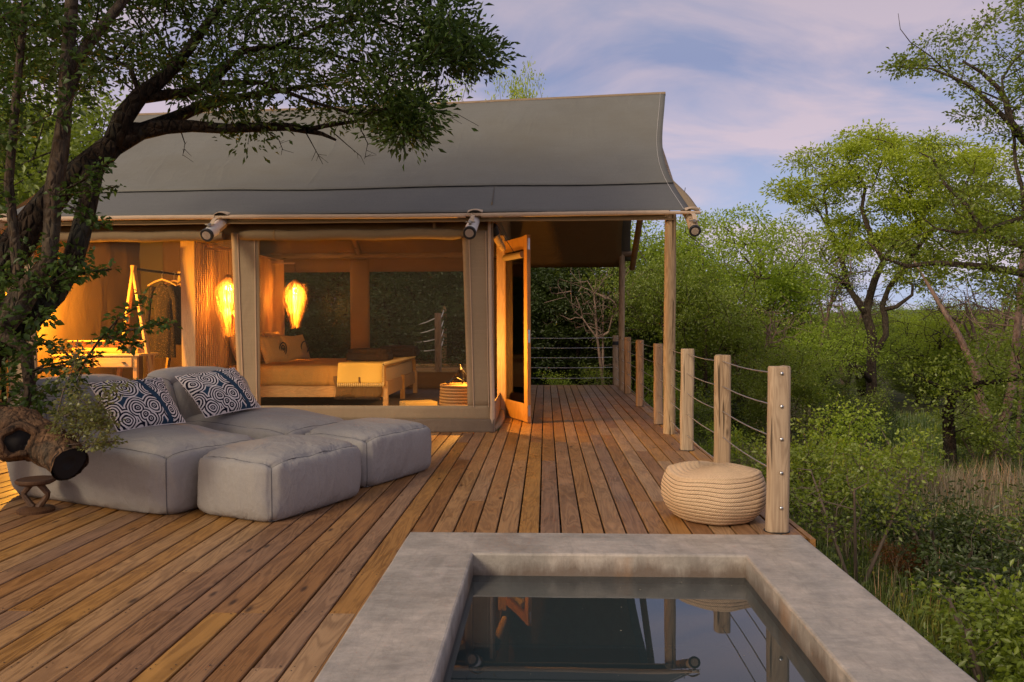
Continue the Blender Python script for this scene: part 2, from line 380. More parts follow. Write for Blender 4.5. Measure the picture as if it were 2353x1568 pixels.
# profile with eased upper edges, length one along Y
prof = [(-BW/2, -.032), (BW/2, -.032), (BW/2, -.004), (BW/2-.0035, -.0005), (BW/2-.02, 0), (-BW/2+.02, 0), (-BW/2+.0035, -.0005), (-BW/2, -.004)]
ub = MB(); ub.add([(x, y, z) for y in (0, 1) for x, z in prof], [tuple(range(8)), tuple(8+k for k in reversed(range(8)))]+[(k, (k+1) % 8, 8+(k+1) % 8, 8+k) for k in range(8)])
bproto = ub.build('board', DECK, deck); BME = bproto.data; first = [True]
def board(x, y0, y1):
    if first[0]: o = bproto; first[0] = False
    else: o = bpy.data.objects.new('board', BME); COL.objects.link(o); o.parent = deck
    o.location = (x, y0+.0012, random.uniform(-.0012, .0012)); o.scale = (1, y1-y0-.0024, 1); o.rotation_euler = (random.uniform(-.001, .001), random.uniform(-.004, .004), 0)
def row(k, y0, y1):
    x = GAP0+PITCH*(k+.5); J = [3.93+.55*m for m in range(-12, 24)]
    y = y0
    step0 = random.choice([3, 4, 5, 6, 7])
    cands = [j for j in J if j > y0+.5]; i = step0 % 6
    while True:
        nxt = cands[i] if i < len(cands) else y1
        if y1-nxt < .9: nxt = y1
        board(x, y, nxt)
        if nxt >= y1: break
        y = nxt; i += random.choice([6, 7, 8, 9])
for k in range(-62, 12):
    x = GAP0+PITCH*(k+.5)
    if x < -.80: row(k, -.4, 9.30 if x < -.62 else 15.99)
    elif x < -.6: row(k, 4.668, 9.30)
    else: row(k, 4.668, 15.99)
jb = MB()
for m in range(-8, 23):
    y = 3.93+.55*m
    if y < 4.4: jb.box((-4.45, y, -.11), (7.2, .05, .15))
    elif y < 9.3: jb.box((-3.3, y, -.11), (9.5, .05, .15))
    else: jb.box((.45, y, -.11), (2.0, .05, .15))
jb.build('joist', DARKW, deck)
fb = MB(); fb.box((1.535, 10.33, -.10), (.032, 11.36, .19)); fb.box((-.815, 2.1, -.018), (.024, 5.0, .034)); fb.box((.3, 16.02, -.10), (2.5, .03, .19)); fb.build('fascia_board', DECK, deck)
fb = MB()
for (x, y) in [(1.45, 5.2), (1.45, 8), (1.45, 11), (1.45, 14), (1.45, 15.9), (.0, 15.9), (-7, 5), (-7, 1), (-4, 8), (-3, 5), (-3, 1)]: fb.tube([(x, y, -2.4), (x, y, -.19)], .07, 8)
fb.build('pier', DARKW, deck)

sw = MB()
for m in range(-3, 8):
    yj = 3.93+.55*m
    for k in range(-50, 12):
        x = GAP0+PITCH*(k+.5)
        if (-.80 < x and yj < 4.7) or yj > 9.2: continue
        for s_ in (-1, 1):
            for dy_ in (-.018, .018): sw.add([(x+s_*.038+.0036*math.cos(t), yj+dy_+random.uniform(-.004, .004)+.0036*math.sin(t), .0022) for t in (0, 1.05, 2.1, 3.14, 4.2, 5.2)], [tuple(range(6))])
sw.build('deck_screws', m_plain('screw heads', (.035, .025, .02), .6), deck)['kind'] = 'stuff'

# ------------------------------------------------------------------ plunge pool
a = N('concrete'); p = a.pos()
n1 = a.noise(a.map(p, (1.6, 1.6, 1.6)), 1.2, 7, .62, .6); n2 = a.noise(p, 7., 7, .7, .4); n3 = a.noise(p, 60., 4, .7)
c = a.ramp(n1, [(.28, (.25, .225, .190)), (.46, (.38, .34, .29)), (.62, (.54, .465, .39)), (.8, (.43, .385, .335))])
c = a.mix(a.ramp(n2, [(.42, 0.), (.68, .5)]), c, (.185, .165, .145))
n4 = a.noise(a.map(p, (2.2, 9., 3.)), 2.2, 8, .78, .8); c = a.mix(a.ramp(n4, [(.46, 0.), (.70, .55)]), c, (.60, .53, .46)); n5 = a.noise(a.map(p, (9., 2.2, 3.)), 2.0, 8, .78, .8); c = a.mix(a.ramp(n5, [(.50, 0.), (.74, .6)]), c, (.16, .145, .125))
c = a.mix(a.ramp(a.noise(a.map(p, (2.2, .9, 2), (3, 5, 1)), 1.7, 8, .7, 1.0), [(.55, 0.), (.68, .5)]), c, (.52, .455, .41))
c = a.mix(a.math('MULTIPLY', n3, .22), c, (.14, .13, .12))
z = a.n('ShaderNodeSeparateXYZ', {0: p}).outputs[2]
drip = a.noise(a.map(p, (6, 6, 1.6)), 1., 7, .72)
edge = a.math('ADD', a.math('MULTIPLY', z, -12.), a.math('MULTIPLY', a.math('SUBTRACT', drip, .5), 3.0))
stain = a.math('MULTIPLY', a.ramp(edge, [(.15, 0.), (.95, 1.)]), a.ramp(z, [(0., 0.), (.001, 1.)]) if False else a.math('GREATER_THAN', z, -.135))
c = a.mix(a.math('MULTIPLY', stain, .85), c, a.mix(n2, (.075, .048, .032), (.17, .115, .08)))
rust = a.math('MULTIPLY', a.ramp(a.noise(a.map(p, (3.3, 3.3, .3), (2, 7, 0)), 1., 4), [(.56, 0.), (.66, 1.)]), a.ramp(z, [(.0, 1.), (.010, 0.)]))
c = a.mix(a.math('MULTIPLY', rust, .5), c, (.34, .19, .09))
c = a.mix(a.math('LESS_THAN', z, -.135), c, a.mix(n2, (.26, .27, .22), (.36, .36, .30)))
CONC = a.pbr(a.mix(a.ramp(a.noise(p, 26., 5, .7), [(.35, 0.), (.7, .35)]), c, (.22, .19, .165)), a.ramp(n1, [(.3, .38), (.7, .6)]), a.bump(a.math('ADD', n2, a.math('MULTIPLY', n3, .2)), .35, .012), .45)
pool = bpy.data.objects.new('pool', None); COL.objects.link(pool); tag(pool, kind='structure')
ox0, ox1, oy1, ix0, ix1, iy1 = -.803, 1.470, 4.655, -.39, 1.047, 4.23
TOP = .022; yb = .2; iyb = .6
cb = bmesh.new()
def ringcoping():
    """coping and walls as one hollow body, eased edges"""
    outer = [(ox0, yb), (ox1, yb), (ox1, oy1), (ox0, oy1)]; inner = [(ix0, iyb), (ix1, iyb), (ix1, iy1), (ix0, iy1)]
    e = .012
    def lvl(poly, z, off):
        cx = sum(q[0] for q in poly)/4; cyy = sum(q[1] for q in poly)/4
        return [cb.verts.new((x+(off if x > cx else -off), y+(off if y > cyy else -off), z)) for x, y in poly]
    L = [lvl(outer, -1.9, 0), lvl(outer, TOP-e, 0), lvl(outer, TOP-e*.3, -e*.3), lvl(outer, TOP, -e), lvl(inner, TOP, e), lvl(inner, TOP-e*.3, e*.3), lvl(inner, TOP-e, 0), lvl(inner, -1.2, 0)]
    for A, B in zip(L[:-1], L[1:]):
        for k in range(4): cb.faces.new((A[k], A[(k+1) % 4], B[(k+1) % 4], B[k]))
ringcoping(); bmesh.ops.recalc_face_normals(cb, faces=cb.faces[:])
bmesh.ops.subdivide_edges(cb, edges=[e for e in cb.edges if e.calc_length() > .5], cuts=22, use_grid_fill=True)
for v in cb.verts:
    if v.co.z > -.02:
        v.co += Vector((mnoise.noise(v.co*3.1), mnoise.noise(v.co*3.1+Vector((9, 1, 4))), .4*mnoise.noise(v.co*5+Vector((1, 7, 4)))))*.0035
me = bpy.data.meshes.new('coping'); cb.to_mesh(me); cb.free(); me.materials.append(CONC); link('coping', me, pool)
MB().box(((ix0+ix1)/2, (iyb+iy1)/2, -1.25), (ix1-ix0+.4, iy1-iyb+.4, .1)).build('basin_floor', m_plain('depth-shaded plaster', (.05, .075, .075), .8), pool)  # colour darkened to stand in for light lost with depth
for (cx_, cy_, sx_, sy_) in (((ix0+ix1)/2, iy1-.03, ix1-ix0-.01, .05), (ix0+.03, 2.4, .05, 3.5), (ix1-.03, 2.4, .05, 3.5)): MB().box((cx_, cy_, -.83), (sx_, sy_, .74), bevel=.006).build('basin_depth_band', bpy.data.materials['depth-shaded plaster'], pool)  # dark boxes added on the lower walls, depth shade put into their colour
a = N('pool water'); p = a.pos(); nb = a.bump(a.noise(p, 2.2, 2, .5), .012, .02)
fr = a.n('ShaderNodeFresnel', {'IOR': 1.42, 'Normal': nb}).outputs[0]
tr = a.n('ShaderNodeBsdfTransparent', {'Color': (.62, .70, .66)}); gs = a.n('ShaderNodeBsdfGlossy', {'Color': (.97, .98, 1.), 'Roughness': .0, 'Normal': nb})
tr = a.n('ShaderNodeMixShader', {0: .24, 1: tr.outputs[0], 2: a.n('ShaderNodeBsdfDiffuse', {'Color': (.085, .13, .145)}).outputs[0]})
WATER = a.out(a.n('ShaderNodeMixShader', {0: a.math('MINIMUM', a.math('ADD', a.math('MULTIPLY', fr, 1.25), .03), 1.), 1: tr.outputs[0], 2: gs.outputs[0]}).outputs[0])
wm = MB(); wm.add([(ix0+.001, iyb, -.098), (ix1-.001, iyb, -.098), (ix1-.001, iy1-.001, -.098), (ix0+.001, iy1-.001, -.098)], [(0, 1, 2, 3)])
tag(wm.build('water', WATER, fix=False), kind='structure')
# specks and fallen leaves floating on the water
sp = MB()
for _ in range(46):
    x, y = random.uniform(ix0+.04, ix1-.04), random.uniform(2.5, 4.2); s = random.choice([.0012, .0016, .002, .0035]); g = random.uniform(0, 6)
    sp.add([(x+s*math.cos(g+t)*(1.6 if t % 3 < 1 else 1), y+s*math.sin(g+t), -.0965) for t in (0, 1.57, 3.14, 4.71)], [(0, 1, 2, 3)])
o = sp.build('floating_specks', m_plain('leaf specks', (.35, .30, .2), .8)); tag(o, 'tiny pale specks and leaf crumbs floating on the dark pool water', 'debris', kind='stuff')

# ------------------------------------------------------------------ railings
CZ = (.945, .750, .556, .356, .148)
def log_post(mb, x, y, z0, z1, r, seed=0, flat=True, dx=0., n=14, taper=.03):
    """weathered round pole, sawn flat on one side"""
    rnd = random.Random(seed); K = max(8, int((z1-z0)*9)); q = len(mb.v)
    for i in range(K+1):
        t = i/K; z = z0+(z1-z0)*t; rr = r*(1+taper*(.5-t)+.035*mnoise.noise(Vector((seed, t*(z1-z0)*2.2, 3))))
        if i == K: rr *= .93; z = z1
        if i == K-1: z = z1-.012
        ox = dx*t+.006*mnoise.noise(Vector((seed*3, t*3, 1))); oy = .006*mnoise.noise(Vector((seed*3, t*3, 9)))
        for k in range(n):
            g = 2*math.pi*k/n; c_ = math.cos(g)*rr*(1+.03*mnoise.noise(Vector((k*1.3, z*3, seed)))); s_ = math.sin(g)*rr
            if flat: s_ = max(s_, -rr*.66)
            mb.v.append((x+ox+c_, y+oy+s_, z+(random.uniform(-.003, .003) if i == K else 0)))
    for i in range(K):
        for k in range(n): mb.f.append((q+i*n+k, q+i*n+(k+1) % n, q+(i+1)*n+(k+1) % n, q+(i+1)*n+k))
    mb.f.append(tuple(q+k for k in reversed(range(n)))); mb.f.append(tuple(q+K*n+k for k in range(n)))
    return mb
rail = thing('cable_railing', 'timber post railing with five steel cables along the right edge of the deck', 'railing', (1.39, 10, 0), 0, 'cable railings round the deck')
posts = [(1.376, 4.815, .985, .067, .012), (1.372, 6.30, .990, .066, .010), (1.374, 7.86, .988, .066, .008), (1.384, 9.87, .985, .058, -.004), (1.396, 11.93, .985, .060, 0), (1.425, 14.03, .988, .060, .008)]
for i, (x, y, zt, r, dx) in enumerate(posts):
    pm = log_post(MB(), x, y, -.30, zt, r, 11+i, True, dx); o = pm.build('post', POLE, rail, smooth=True)
    if i == 0:
        for cz in CZ:
            b = MB(); b.lathe([(.0105, 0), (.0105, .004), (.008, .008), (.003, .010)], (0, 0, 0), 14)
            b.v = [(x+.012+v[0], y-r*.66-.004-v[2], cz+v[1]) for v in b.v]; b.build('bolt', STEEL, o, smooth=True)
# dark sleeve holes where the posts pass through the deck
for (x, y, zt, r, dx) in posts: MB().lathe([(r*1.14, .0008), (r*1.14, .0022)], (x, y, 0), 20).build('post_gap', RUBBER, rail)
ys = [posts[0][:2], posts[1][:2], posts[2][:2], (1.396, 9.02), posts[3][:2], posts[4][:2], posts[5][:2], (1.408, 14.83), (1.389, 15.9)]
for cz in CZ:
    cm = MB()
    for (xa, ya), (xb, yb_) in zip(ys[:-1], ys[1:]):
        sag = .010+.004*(yb_-ya); cm.tube([(xa+(xb-xa)*t, ya+(yb_-ya)*t, cz-sag*4*t*(1-t)) for t in (0, .15, .35, .5, .65, .85, 1)], .0042, 6, cap=False)
    cm.build('cable', CABLE, rail, smooth='all')
rail2 = thing('cable_railing', 'timber post railing with five level cables across the far end of the veranda', 'railing', (.4, 15.95, 0), 0, 'cable railings round the deck')
for i, (x, y, zt) in enumerate([(1.389, 15.95, .987), (-.62, 15.95, .987)]): log_post(MB(), x, y, -.3, zt, .058, 31+i).build('post', POLE, rail2, smooth=True)
for cz in CZ:
    MB().tube([(-.62+2.0*t, 15.95, cz-.012*4*t*(1-t)) for t in (0, .2, .4, .6, .8, 1)], .0045, 6, cap=False).build('cable', CABLE, rail2, smooth='all')
MB().tube([(1.389, 15.95, .80), (1.389, 15.95, .87)], .063, 14).build('band', RUBBER, rail2)

# ------------------------------------------------------------------ safari tent
T = thing('safari_tent', 'large canvas safari tent with a grey shade roof, gauze sides and open glass doors', 'tent', (-2.4, 9.12, 0))
YF, YB, XL, XR = 9.12, 14.72, -6.32, -.60
XE0, XE1 = -6.25, 1.62
EY, EZ, RY = 8.93, 2.47, 12.0
def ridge_z(x): t = (x+6.25)/8.0; return 4.44+.20*t-.02*math.sin(math.pi*min(max(t, 0), 1))
RX = lambda t: 1.60+.18*t-.215*math.sin(math.pi*t)**1.1*(1-t*.45)       # right hem, drawn inwards between its corners
LX = lambda t: -6.22+.0*t+.18*math.sin(math.pi*t)
def roof(t, u, front=True, dz=0.):
    x = LX(t)+(RX(t)-LX(t))*u
    y = EY+(RY-EY)*t if front else 15.08-(15.08-RY)*t
    z = EZ+.02+(ridge_z(x)-EZ-.02)*t-.105*math.sin(math.pi*t)-.012*math.sin(math.pi*t)*math.cos(u*14)
    z += .006*mnoise.noise(Vector((x*1.2, t*4, 2)))
    if not front: z -= .10*(1-t)
    return (x, y, z+dz)
SE = .25
def lower(u, v):
    t = v*(SE+.012); return roof(t, u, True, -.004)
MB().sheet(lambda u, v: roof(SE-.03+(1-SE+.03)*v+(.004*mnoise.noise(Vector((u*30, 0, 0))) if v == 0 else 0), u, True, .010*(1-v)**8), 90, 30, .006).build('fly_sheet', FLY, T, smooth='all')
MB().sheet(lower, 90, 10, .006).build('fly_lower_panel', FLYL, T, smooth='all')
MB().sheet(lambda u, v: roof(v, u, False), 60, 24, .006).build('rear_fly_sheet', FLY, T, smooth='all')
sm = MB(); sm.tube([Vector(roof(SE-.03, i/60))+Vector((0, -.006, .006+.003*mnoise.noise(Vector((i*.9, 0, 0))))) for i in range(61)], .0055, 5); sm.build('seam_cord', RUBBER, T)
MB().tube([Vector(roof(t/20, 1.0))+Vector((-.075, -.004, .008)) for t in range(21)], .0022, 4).build('hem_stitching', PAINT, T)
MB().tube([roof(1, i/40, True, -.02) for i in range(41)], .035, 8).build('ridge_pole', POLEX, T, smooth=True)
MB().sheet(lambda u, v: (lambda r_: (r_[0], r_[1], r_[2]))(roof(v*.985, u*.975+.004, True, -.11)), 60, 20, .004).sheet(lambda u, v: roof(v*.985, u*.975+.004, False, -.11), 60, 20, .004).build('roof_lining', CANVD, T, smooth='all')
# eave sleeve: canvas rolled round a pipe, in lengths
def ez(x): return EZ-.022+.006*math.sin(x*1.1)
SL = [(-6.3, -3.72), (-3.55, -.885), (-.71, 1.36)]
for (xa, xb) in SL:
    n_ = 40; MB().tube([(xa+(xb-xa)*i/n_, EY-.03+.004*mnoise.noise(Vector((xa+i*.3, 2, 0))), ez(xa+(xb-xa)*i/n_)) for i in range(n_+1)], [.026+.0025*mnoise.noise(Vector((i*1.7, 1, xa))) for i in range(n_+1)], 12).build('eave_sleeve', SLEEVE, T, smooth=True)
MB().tube([(-6.35, EY-.03, EZ-.022), (1.70, EY-.03, EZ-.018)], .019, 10).build('eave_pipe', SLEEVE, T, smooth=True)
# rafters
RX_ = [-6.2, -3.67, -.795, 1.61]
for i, x in enumerate(RX_):
    e0 = Vector((x-.02, 8.60, 2.215)); e1 = Vector((x, 8.95, 2.38)); d = Vector((0, RY-9.0, 4.08-2.40)); e2 = e1+d
    r0 = .066 if i < 3 else .056
    o = MB().tube([e0, e0+(e1-e0)*.5, e1, e1+d*.5+Vector((0, 0, -.17)), e2], [r0, r0, r0*.95, .05, .045], 16).build('rafter', POLE if i in (0, 3) else PAINT if i < 3 else POLE, T, smooth=True)
    if i in (1, 2): o.data.materials.append(POLE); [setattr(pg, 'material_index', 1) for pg in o.data.polygons if pg.center.y > 8.86]
    ax = (e1-e0).normalized(); c0 = e0-ax*.004
    rr = MB(); q = c0; ring_n = 24; rot = ax.to_track_quat('Z', 'X').to_matrix()
    rr.lathe([(r0+.006, .03), (r0+.007, 0), (r0+.001, -.006), (r0*.72, -.004), (r0*.72, .010)], (0, 0, 0), ring_n); rr.v = [tuple(q+rot@Vector(v)) for v in rr.v]; rr.build('end_cap', RUBBER, o, smooth=True)
    gg = MB(); gg.lathe([(r0*.70, .002), (r0*.70, -.004), (r0*.2, -.0055)], (0, 0, 0), ring_n); 
    for k in range(9):
        g = k*.7; gg.box((math.cos(g)*r0*.42, math.sin(g)*r0*.42, -.006), (r0*.5, .005, .004), Matrix.Rotation(g+.5, 3, 'Z'))
    gg.v = [tuple(q+rot@Vector(v)) for v in gg.v]; gg.build('end_grain', ENDG, o)
    upv = rot@Vector((0, 1, 0)); upv = upv if upv.z > 0 else -upv
    up_ = Vector((0, -ax.z, ax.y)).normalized(); up_ = up_ if up_.z > 0 else -up_
    st = MB()
    st.sheet(lambda u, v: tuple(Vector((x+(v-.5)*.045, 0, 0))+Vector((0, EY-.03, EZ-.02))*(1-u)+Vector((0, *(e0+ax*.13+up_*(r0+.012))[1:]))*u+Vector((0, -.03*math.sin(u*3.14), .018*math.sin(u*3.14)))), 8, 2, .004)
    st.build('strap', SLEEVE, o)
    MB().tube([e0+ax*.12+up_*(r0+.018)+Vector((-.055, 0, 0)), e0+ax*.12+up_*(r0+.018)+Vector((.05, 0, 0))], .007, 8).tube([e0+ax*.07+up_*(r0+.010)+Vector((0, 0, 0)), e0+ax*.13+up_*(r0+.02)], .016, 8).build('buckle', BRASS, o, smooth=True)
    MB().sheet(lambda u, v: (x+.015+(u-.5)*.17, EY-.04-.02*math.sin(math.pi*u)+v*.09, EZ+.004+.030*math.sin(math.pi*u)*(1-.6*v)+.04*v), 10, 3, .004).build('sleeve_flap', SLEEVE, o, smooth=True)
# canvas gusset over the right-hand rafter
MB().sheet(lambda u, v: (lambda r_, k: (r_[0]-.02+k*v*.155*math.sin(min(1., (1-u)*1.35)*math.pi*.5+.05), r_[1]-.02*v, r_[2]-.03-.05*v*v))(roof(.02+.34*u, 1.), 1.)if True else 0, 14, 6, .005).build('gusset', CANV, T, smooth='all')
# poles
for i, (x, y, zt, r, dx) in enumerate([(1.378, 9.02, 2.45, .066, .020), (1.40, 14.83, 2.50, .056, .008), (-6.38, 9.0, 2.45, .06, 0), (-.72, 14.9, 2.5, .055, 0)]):
    log_post(MB(), x, y, -.25, zt, r, 51+i, False, dx, 16, .05).build('pole', POLE, T, smooth=True)
MB().tube([(-.75, 14.83, 2.50), (.5, 14.83, 2.51), (1.66, 14.83, 2.50)], .055, 12).build('veranda_beam', POLEX, T, smooth=True)
MB().tube([(1.62, 15.02, 2.25), (1.62, 14.6, 2.52), (1.66, 12.0, 4.35)], .055, 12).build('rear_rafter', POLEX, T, smooth=True)
MB().tube([(1.50, 8.98, 2.40), (1.66, 9.6, 2.84)], .004, 5).tube([(1.36, 8.95, 2.38), (1.33, 8.9, 2.36)], .008, 6).build('guy_hook', RUBBER, T)
MB().sheet(lambda u, v: (-6.2+u*7.7, 15.10-.05*v, 2.36-.02-.0*v+(v)*.10), 30, 2, .005).tube([(-6.2, 15.12, 2.35), (1.5, 15.12, 2.35)], .022, 8).build('rear_eave', SLEEVE, T)

# front wall
def panel(name, pts, m, th=.006, parent=None, nu=6, nv=24, wob=.004, off=0.):
    """flat-ish canvas between four corners (bl, br, tr, tl) with a little slack"""
    A, B, C_, D = [Vector(p_) for p_ in pts]
    def fn(u, v):
        p_ = (A*(1-u)+B*u)*(1-v)+(D*(1-u)+C_*u)*v; nn = (B-A).cross(D-A).normalized()
        return tuple(p_+nn*(wob*mnoise.noise(p_*3.3)+wob*.6*math.sin(v*40+u*3)*mnoise.noise(p_*1.5)+off))
    return MB().sheet(fn, nu, nv, th).build(name, m, parent or T, smooth='all')
def pilaster(bl, br, tr, tl, y=YF):
    o = panel('pilaster', [(bl, y, .285), (br, y, .285), (tr, y, 2.30), (tl, y, 2.30)], CANV, .02, wob=.006)
    for f_ in (.25, .86):
        MB().tube([(bl+(br-bl)*f_+((tl+(tr-tl)*f_)-(bl+(br-bl)*f_))*t/12, y-.012, .285+2.0*t/12) for t in range(13)], .005, 6).build('piping', SLEEVE, o)
pilaster(-6.30, -5.95, -5.97, -6.30)
pilaster(-3.563, -3.307, -3.300, -3.625)
pilaster(-.895, -.612, -.632, -.948)
MB().tube([(-.615, YF-.01, 0), (-.608, YF-.012, .3), (-.628, YF-.006, 1.2), (-.635, YF, 2.42)], [.030, .028, .022, .02], 8).build('corner_seam', SLEEVE, T, smooth=True)
panel('sill_panel', [(XL, YF-.004, .13), (-.60, YF-.004, .13), (-.61, YF-.004, .30), (XL, YF-.004, .30)], CANV, .012, nu=70, nv=4, wob=.008)
def skirtf(u, v):
    x = XL+(-.585-XL)*u; b = math.sin(v*math.pi)*.012
    return (x, YF-.028-b-.035*(1-v)**3+.010*mnoise.noise(Vector((x*4, v*2, 0))), .002+.15*v)
MB().sheet(skirtf, 90, 6, .006).build('skirt', SKIRT, T, smooth='all')
panel('header_panel', [(XL, YF+.03, 2.22), (-.60, YF+.03, 2.22), (-.60, YF+.30, 2.66), (XL, YF+.30, 2.66)], CANVD, .006, nu=50, nv=6, wob=.012)
for (xa, xb, zc_) in ((-5.98, -3.70, 2.262), (-3.50, -.93, 2.262)):
    n_ = 36; pts = [(xa+(xb-xa)*i/n_, YF-.045, zc_+.010*math.sin(i*.5)*.6+(.02 if 2 < i < n_-2 else 0)*0) for i in range(n_+1)]
    rd = [.062*(.72 if i in (0, n_) else .9 if i in (1, n_-1) else 1+.05*mnoise.noise(Vector((i*.5, xa, 0)))) for i in range(n_+1)]
    o = MB().tube(pts, rd, 14).build('rolled_blind', BLIND, T, smooth=True)
    for f_ in ((.06, .94) if xa < -4 else (.16, .5, .87)):
        x = xa+(xb-xa)*f_; MB().lathe([(.064, -.012), (.068, -.008), (.068, .008), (.064, .012)], (0, 0, 0), 14).build('tie', CANVD, o, world=False)
        t_ = o.children[-1]; t_.rotation_euler = (0, R(90), 0); t_.location = (x, YF-.045, zc_)
        MB().box((x, YF-.03, zc_+.12), (.03, .006, .16)).build('tie_strap', CANVD, o)
for nm, (xa, xb) in (('a', (-5.97, -3.56)), ('b', (-3.31, -.88))):
    MB().sheet(lambda u, v: (xa-.05+(xb-xa+.1)*u, YF+.012, .27+1.97*v), 2, 2).build('gauze_screen', SCRE, T, fix=False)

# right-hand wall with its doorway
DY0, DY1 = 10.66, 13.30
panel('side_wall_strip', [(-.60, 9.14, .02), (-.60, 9.34, .02), (-.60, 9.34, 2.42), (-.60, 9.14, 2.42)], CANV, .008)
panel('side_wall_strip', [(-.60, 13.36, .02), (-.60, 14.7, .02), (-.60, 14.7, 2.42), (-.60, 13.36, 2.42)], CANVD, .008)
panel('side_base_panel', [(-.60, 9.14, .02), (-.60, 10.6, .02), (-.60, 10.6, .32), (-.60, 9.14, .32)], CANV, .012)
MB().sheet(lambda u, v: (-.60, 9.34+1.28*u, .30+2.1*v), 2, 2).build('gauze_screen', SCRE, T, fix=False)
panel('gable_panel', [(-.60, 9.1, 2.38), (-.60, 14.75, 2.38), (-.60, 14.75, 2.62), (-.60, 9.1, 2.62)], CANVD, .008, nu=20, nv=3)
MB().add([(-.604, 9.1, 2.6), (-.604, 14.75, 2.6), (-.604, 12.0, 4.25)], [(0, 1, 2)]).build('gable_canvas', CANVD, T)
MB().tube([PY(1134, 530, 9.28), PY(1144, 552, 9.40), PY(1156, 572, 9.6)], [.040, .044, .036], 14).build('inner_rafter', POLE, T, smooth=True)
MB().tube([PY(1130, 520, 9.25), PY(1137, 538, 9.32)], .058, 14).build('inner_rafter_cap', RUBBER, T, smooth=True)
MB().tube([(-.60, 9.12, 2.44), (-.38, 9.6, 2.10)], .004, 5).build('guy_rope', RUBBER, T)
fr_ = MB()
for y in (DY0-.03, DY1+.03): fr_.box((-.59, y, 1.19), (.11, .06, 2.36), bevel=.004)
fr_.box((-.59, (DY0+DY1)/2, 2.375), (.11, DY1-DY0+.12, .06), bevel=.004); fr_.build('door_frame', DOORW, T)
def door(pivot, free, h=2.32, w=.90):
    A = Vector((*pivot, 0)); B = Vector((*free, 0)); d = (B-A).normalized(); nrm = Vector((0, 0, 1)).cross(d)
    rot = Matrix((d, nrm, Vector((0, 0, 1)))).transposed(); c = lambda s_, z_, o_=0.: A+d*s_+Vector((0, 0, z_))+nrm*o_
    D = MB().box(c(w-.055, h/2+.012), (.11, .048, h), rot, .003).box(c(.05, h/2+.012), (.10, .048, h), rot, .003).build('door', DOORW, T)
    MB().box(c(w/2, .125), (w-.21, .040, .22), rot, .003).build('bottom_rail', DOORW, D)
    MB().box(c(w/2, h-.075), (w-.21, .040, .16), rot, .003).build('top_rail', DOORW, D)
    a = N('door glass'); fz = a.n('ShaderNodeFresnel', {'IOR': 1.45}).outputs[0]
    gl_ = a.out(a.n('ShaderNodeMixShader', {0: fz, 1: a.n('ShaderNodeBsdfTransparent', {'Color': (.86, .88, .86)}).outputs[0], 2: a.n('ShaderNodeBsdfGlossy', {'Roughness': .02}).outputs[0]}).outputs[0])
    MB().box(c(w/2, .225+(h-.38)/2), (w-.20, .006, h-.38), rot).build('glass_pane', gl_, D)
    for z_ in (.16, h-.10): MB().box(c(w+.002, z_), (.004, .028, .14), rot).tube([c(w+.006, z_-.07), c(w+.006, z_+.07)], .007, 8).build('hinge', STEEL, D)
    MB().box(c(w+.002, 1.08), (.004, .026, .16), rot).box(c(w+.008, 1.08), (.012, .010, .05), rot).build('door_latch', STEEL, D)
    return D
D1 = door((-.562, 10.70), (-.205, 9.875)); D2 = door((-.615, 13.24), (-.43, 14.12))
MB().tube([(-.53, 10.55, 2.10), (-.28, 9.98, 2.10)], .042, 12).build('door_blind_roll', CANV, T, smooth=True)
MB().tube([(-.60, 9.18, .02), (-.57, 9.6, .03), (-.56, 10.1, .05), (-.58, 10.5, .08)], [.03, .04, .045, .03], 10).build('side_skirt_fold', CANV, T, smooth=True)

# rear wall, left wall, inner lining, floor
for xa, xb in ((-4.45, -.66),):
    for x0, x1 in ((-6.3, -5.95), (-3.62, -3.26), (-.95, -.62)):
        panel('rear_pilaster', [(x0, YB, .05), (x1, YB, .05), (x1, YB, 2.45), (x0, YB, 2.45)], CANVD, .02)
MB().tube([(-6.3, YB-.05, 2.50), (-.62, YB-.05, 2.50)], .062, 12).build('rear_beam', POLEX, T, smooth=True)
MB().tube([(-3.43, YB-.15, 2.54), (-3.40, 13.3, 3.45)], .058, 12).build('inner_rafter', POLEX, T, smooth=True)
MB().sheet(lambda u, v: (-3.43+(u-.5)*1.15*(1-v), YB-.14-.06*v, 2.56+.24*v), 10, 3, .006).build('ceiling_gusset', CANVD, T)
panel('rear_base_panel', [(-6.3, YB+.01, .02), (-.62, YB+.01, .02), (-.62, YB+.01, .34), (-6.3, YB+.01, .34)], CANVD, .01, nu=40, nv=3)
panel('rear_header_panel', [(-6.3, YB+.01, 2.20), (-.62, YB+.01, 2.20), (-.62, YB+.01, 2.62), (-6.3, YB+.01, 2.62)], CANVD, .01, nu=40, nv=3)
SCRR = m_screen('rear gauze', (.03, .02, .012), .16)
for xa, xb in ((-5.95, -3.62), (-3.26, -.95)): MB().sheet(lambda u, v: (xa+(xb-xa)*u, YB+.02, .34+1.9*v), 2, 2).build('rear_gauze_screen', SCRR, T, fix=False)
panel('left_wall', [(-6.34, YB, .02), (-6.34, 9.15, .02), (-6.34, 9.15, 2.55), (-6.34, YB, 2.55)], CANVD, .01, nu=40, nv=10, wob=.03)
MB().add([(-6.345, 9.1, 2.5), (-6.345, 14.75, 2.5), (-6.345, 12.0, 4.2)], [(0, 1, 2)]).build('left_gable_canvas', CANVD, T)
def div(u, v, x0, x1, z0, z1, am=.05): x = x0+(x1-x0)*u; z = z0+(z1-z0)*v; return (x, 12.3+am*math.sin(x*11)*(1-v*.3)+am*.5*math.sin(x*27+v*2), z)
PX0, PX1 = -6.3, -4.78
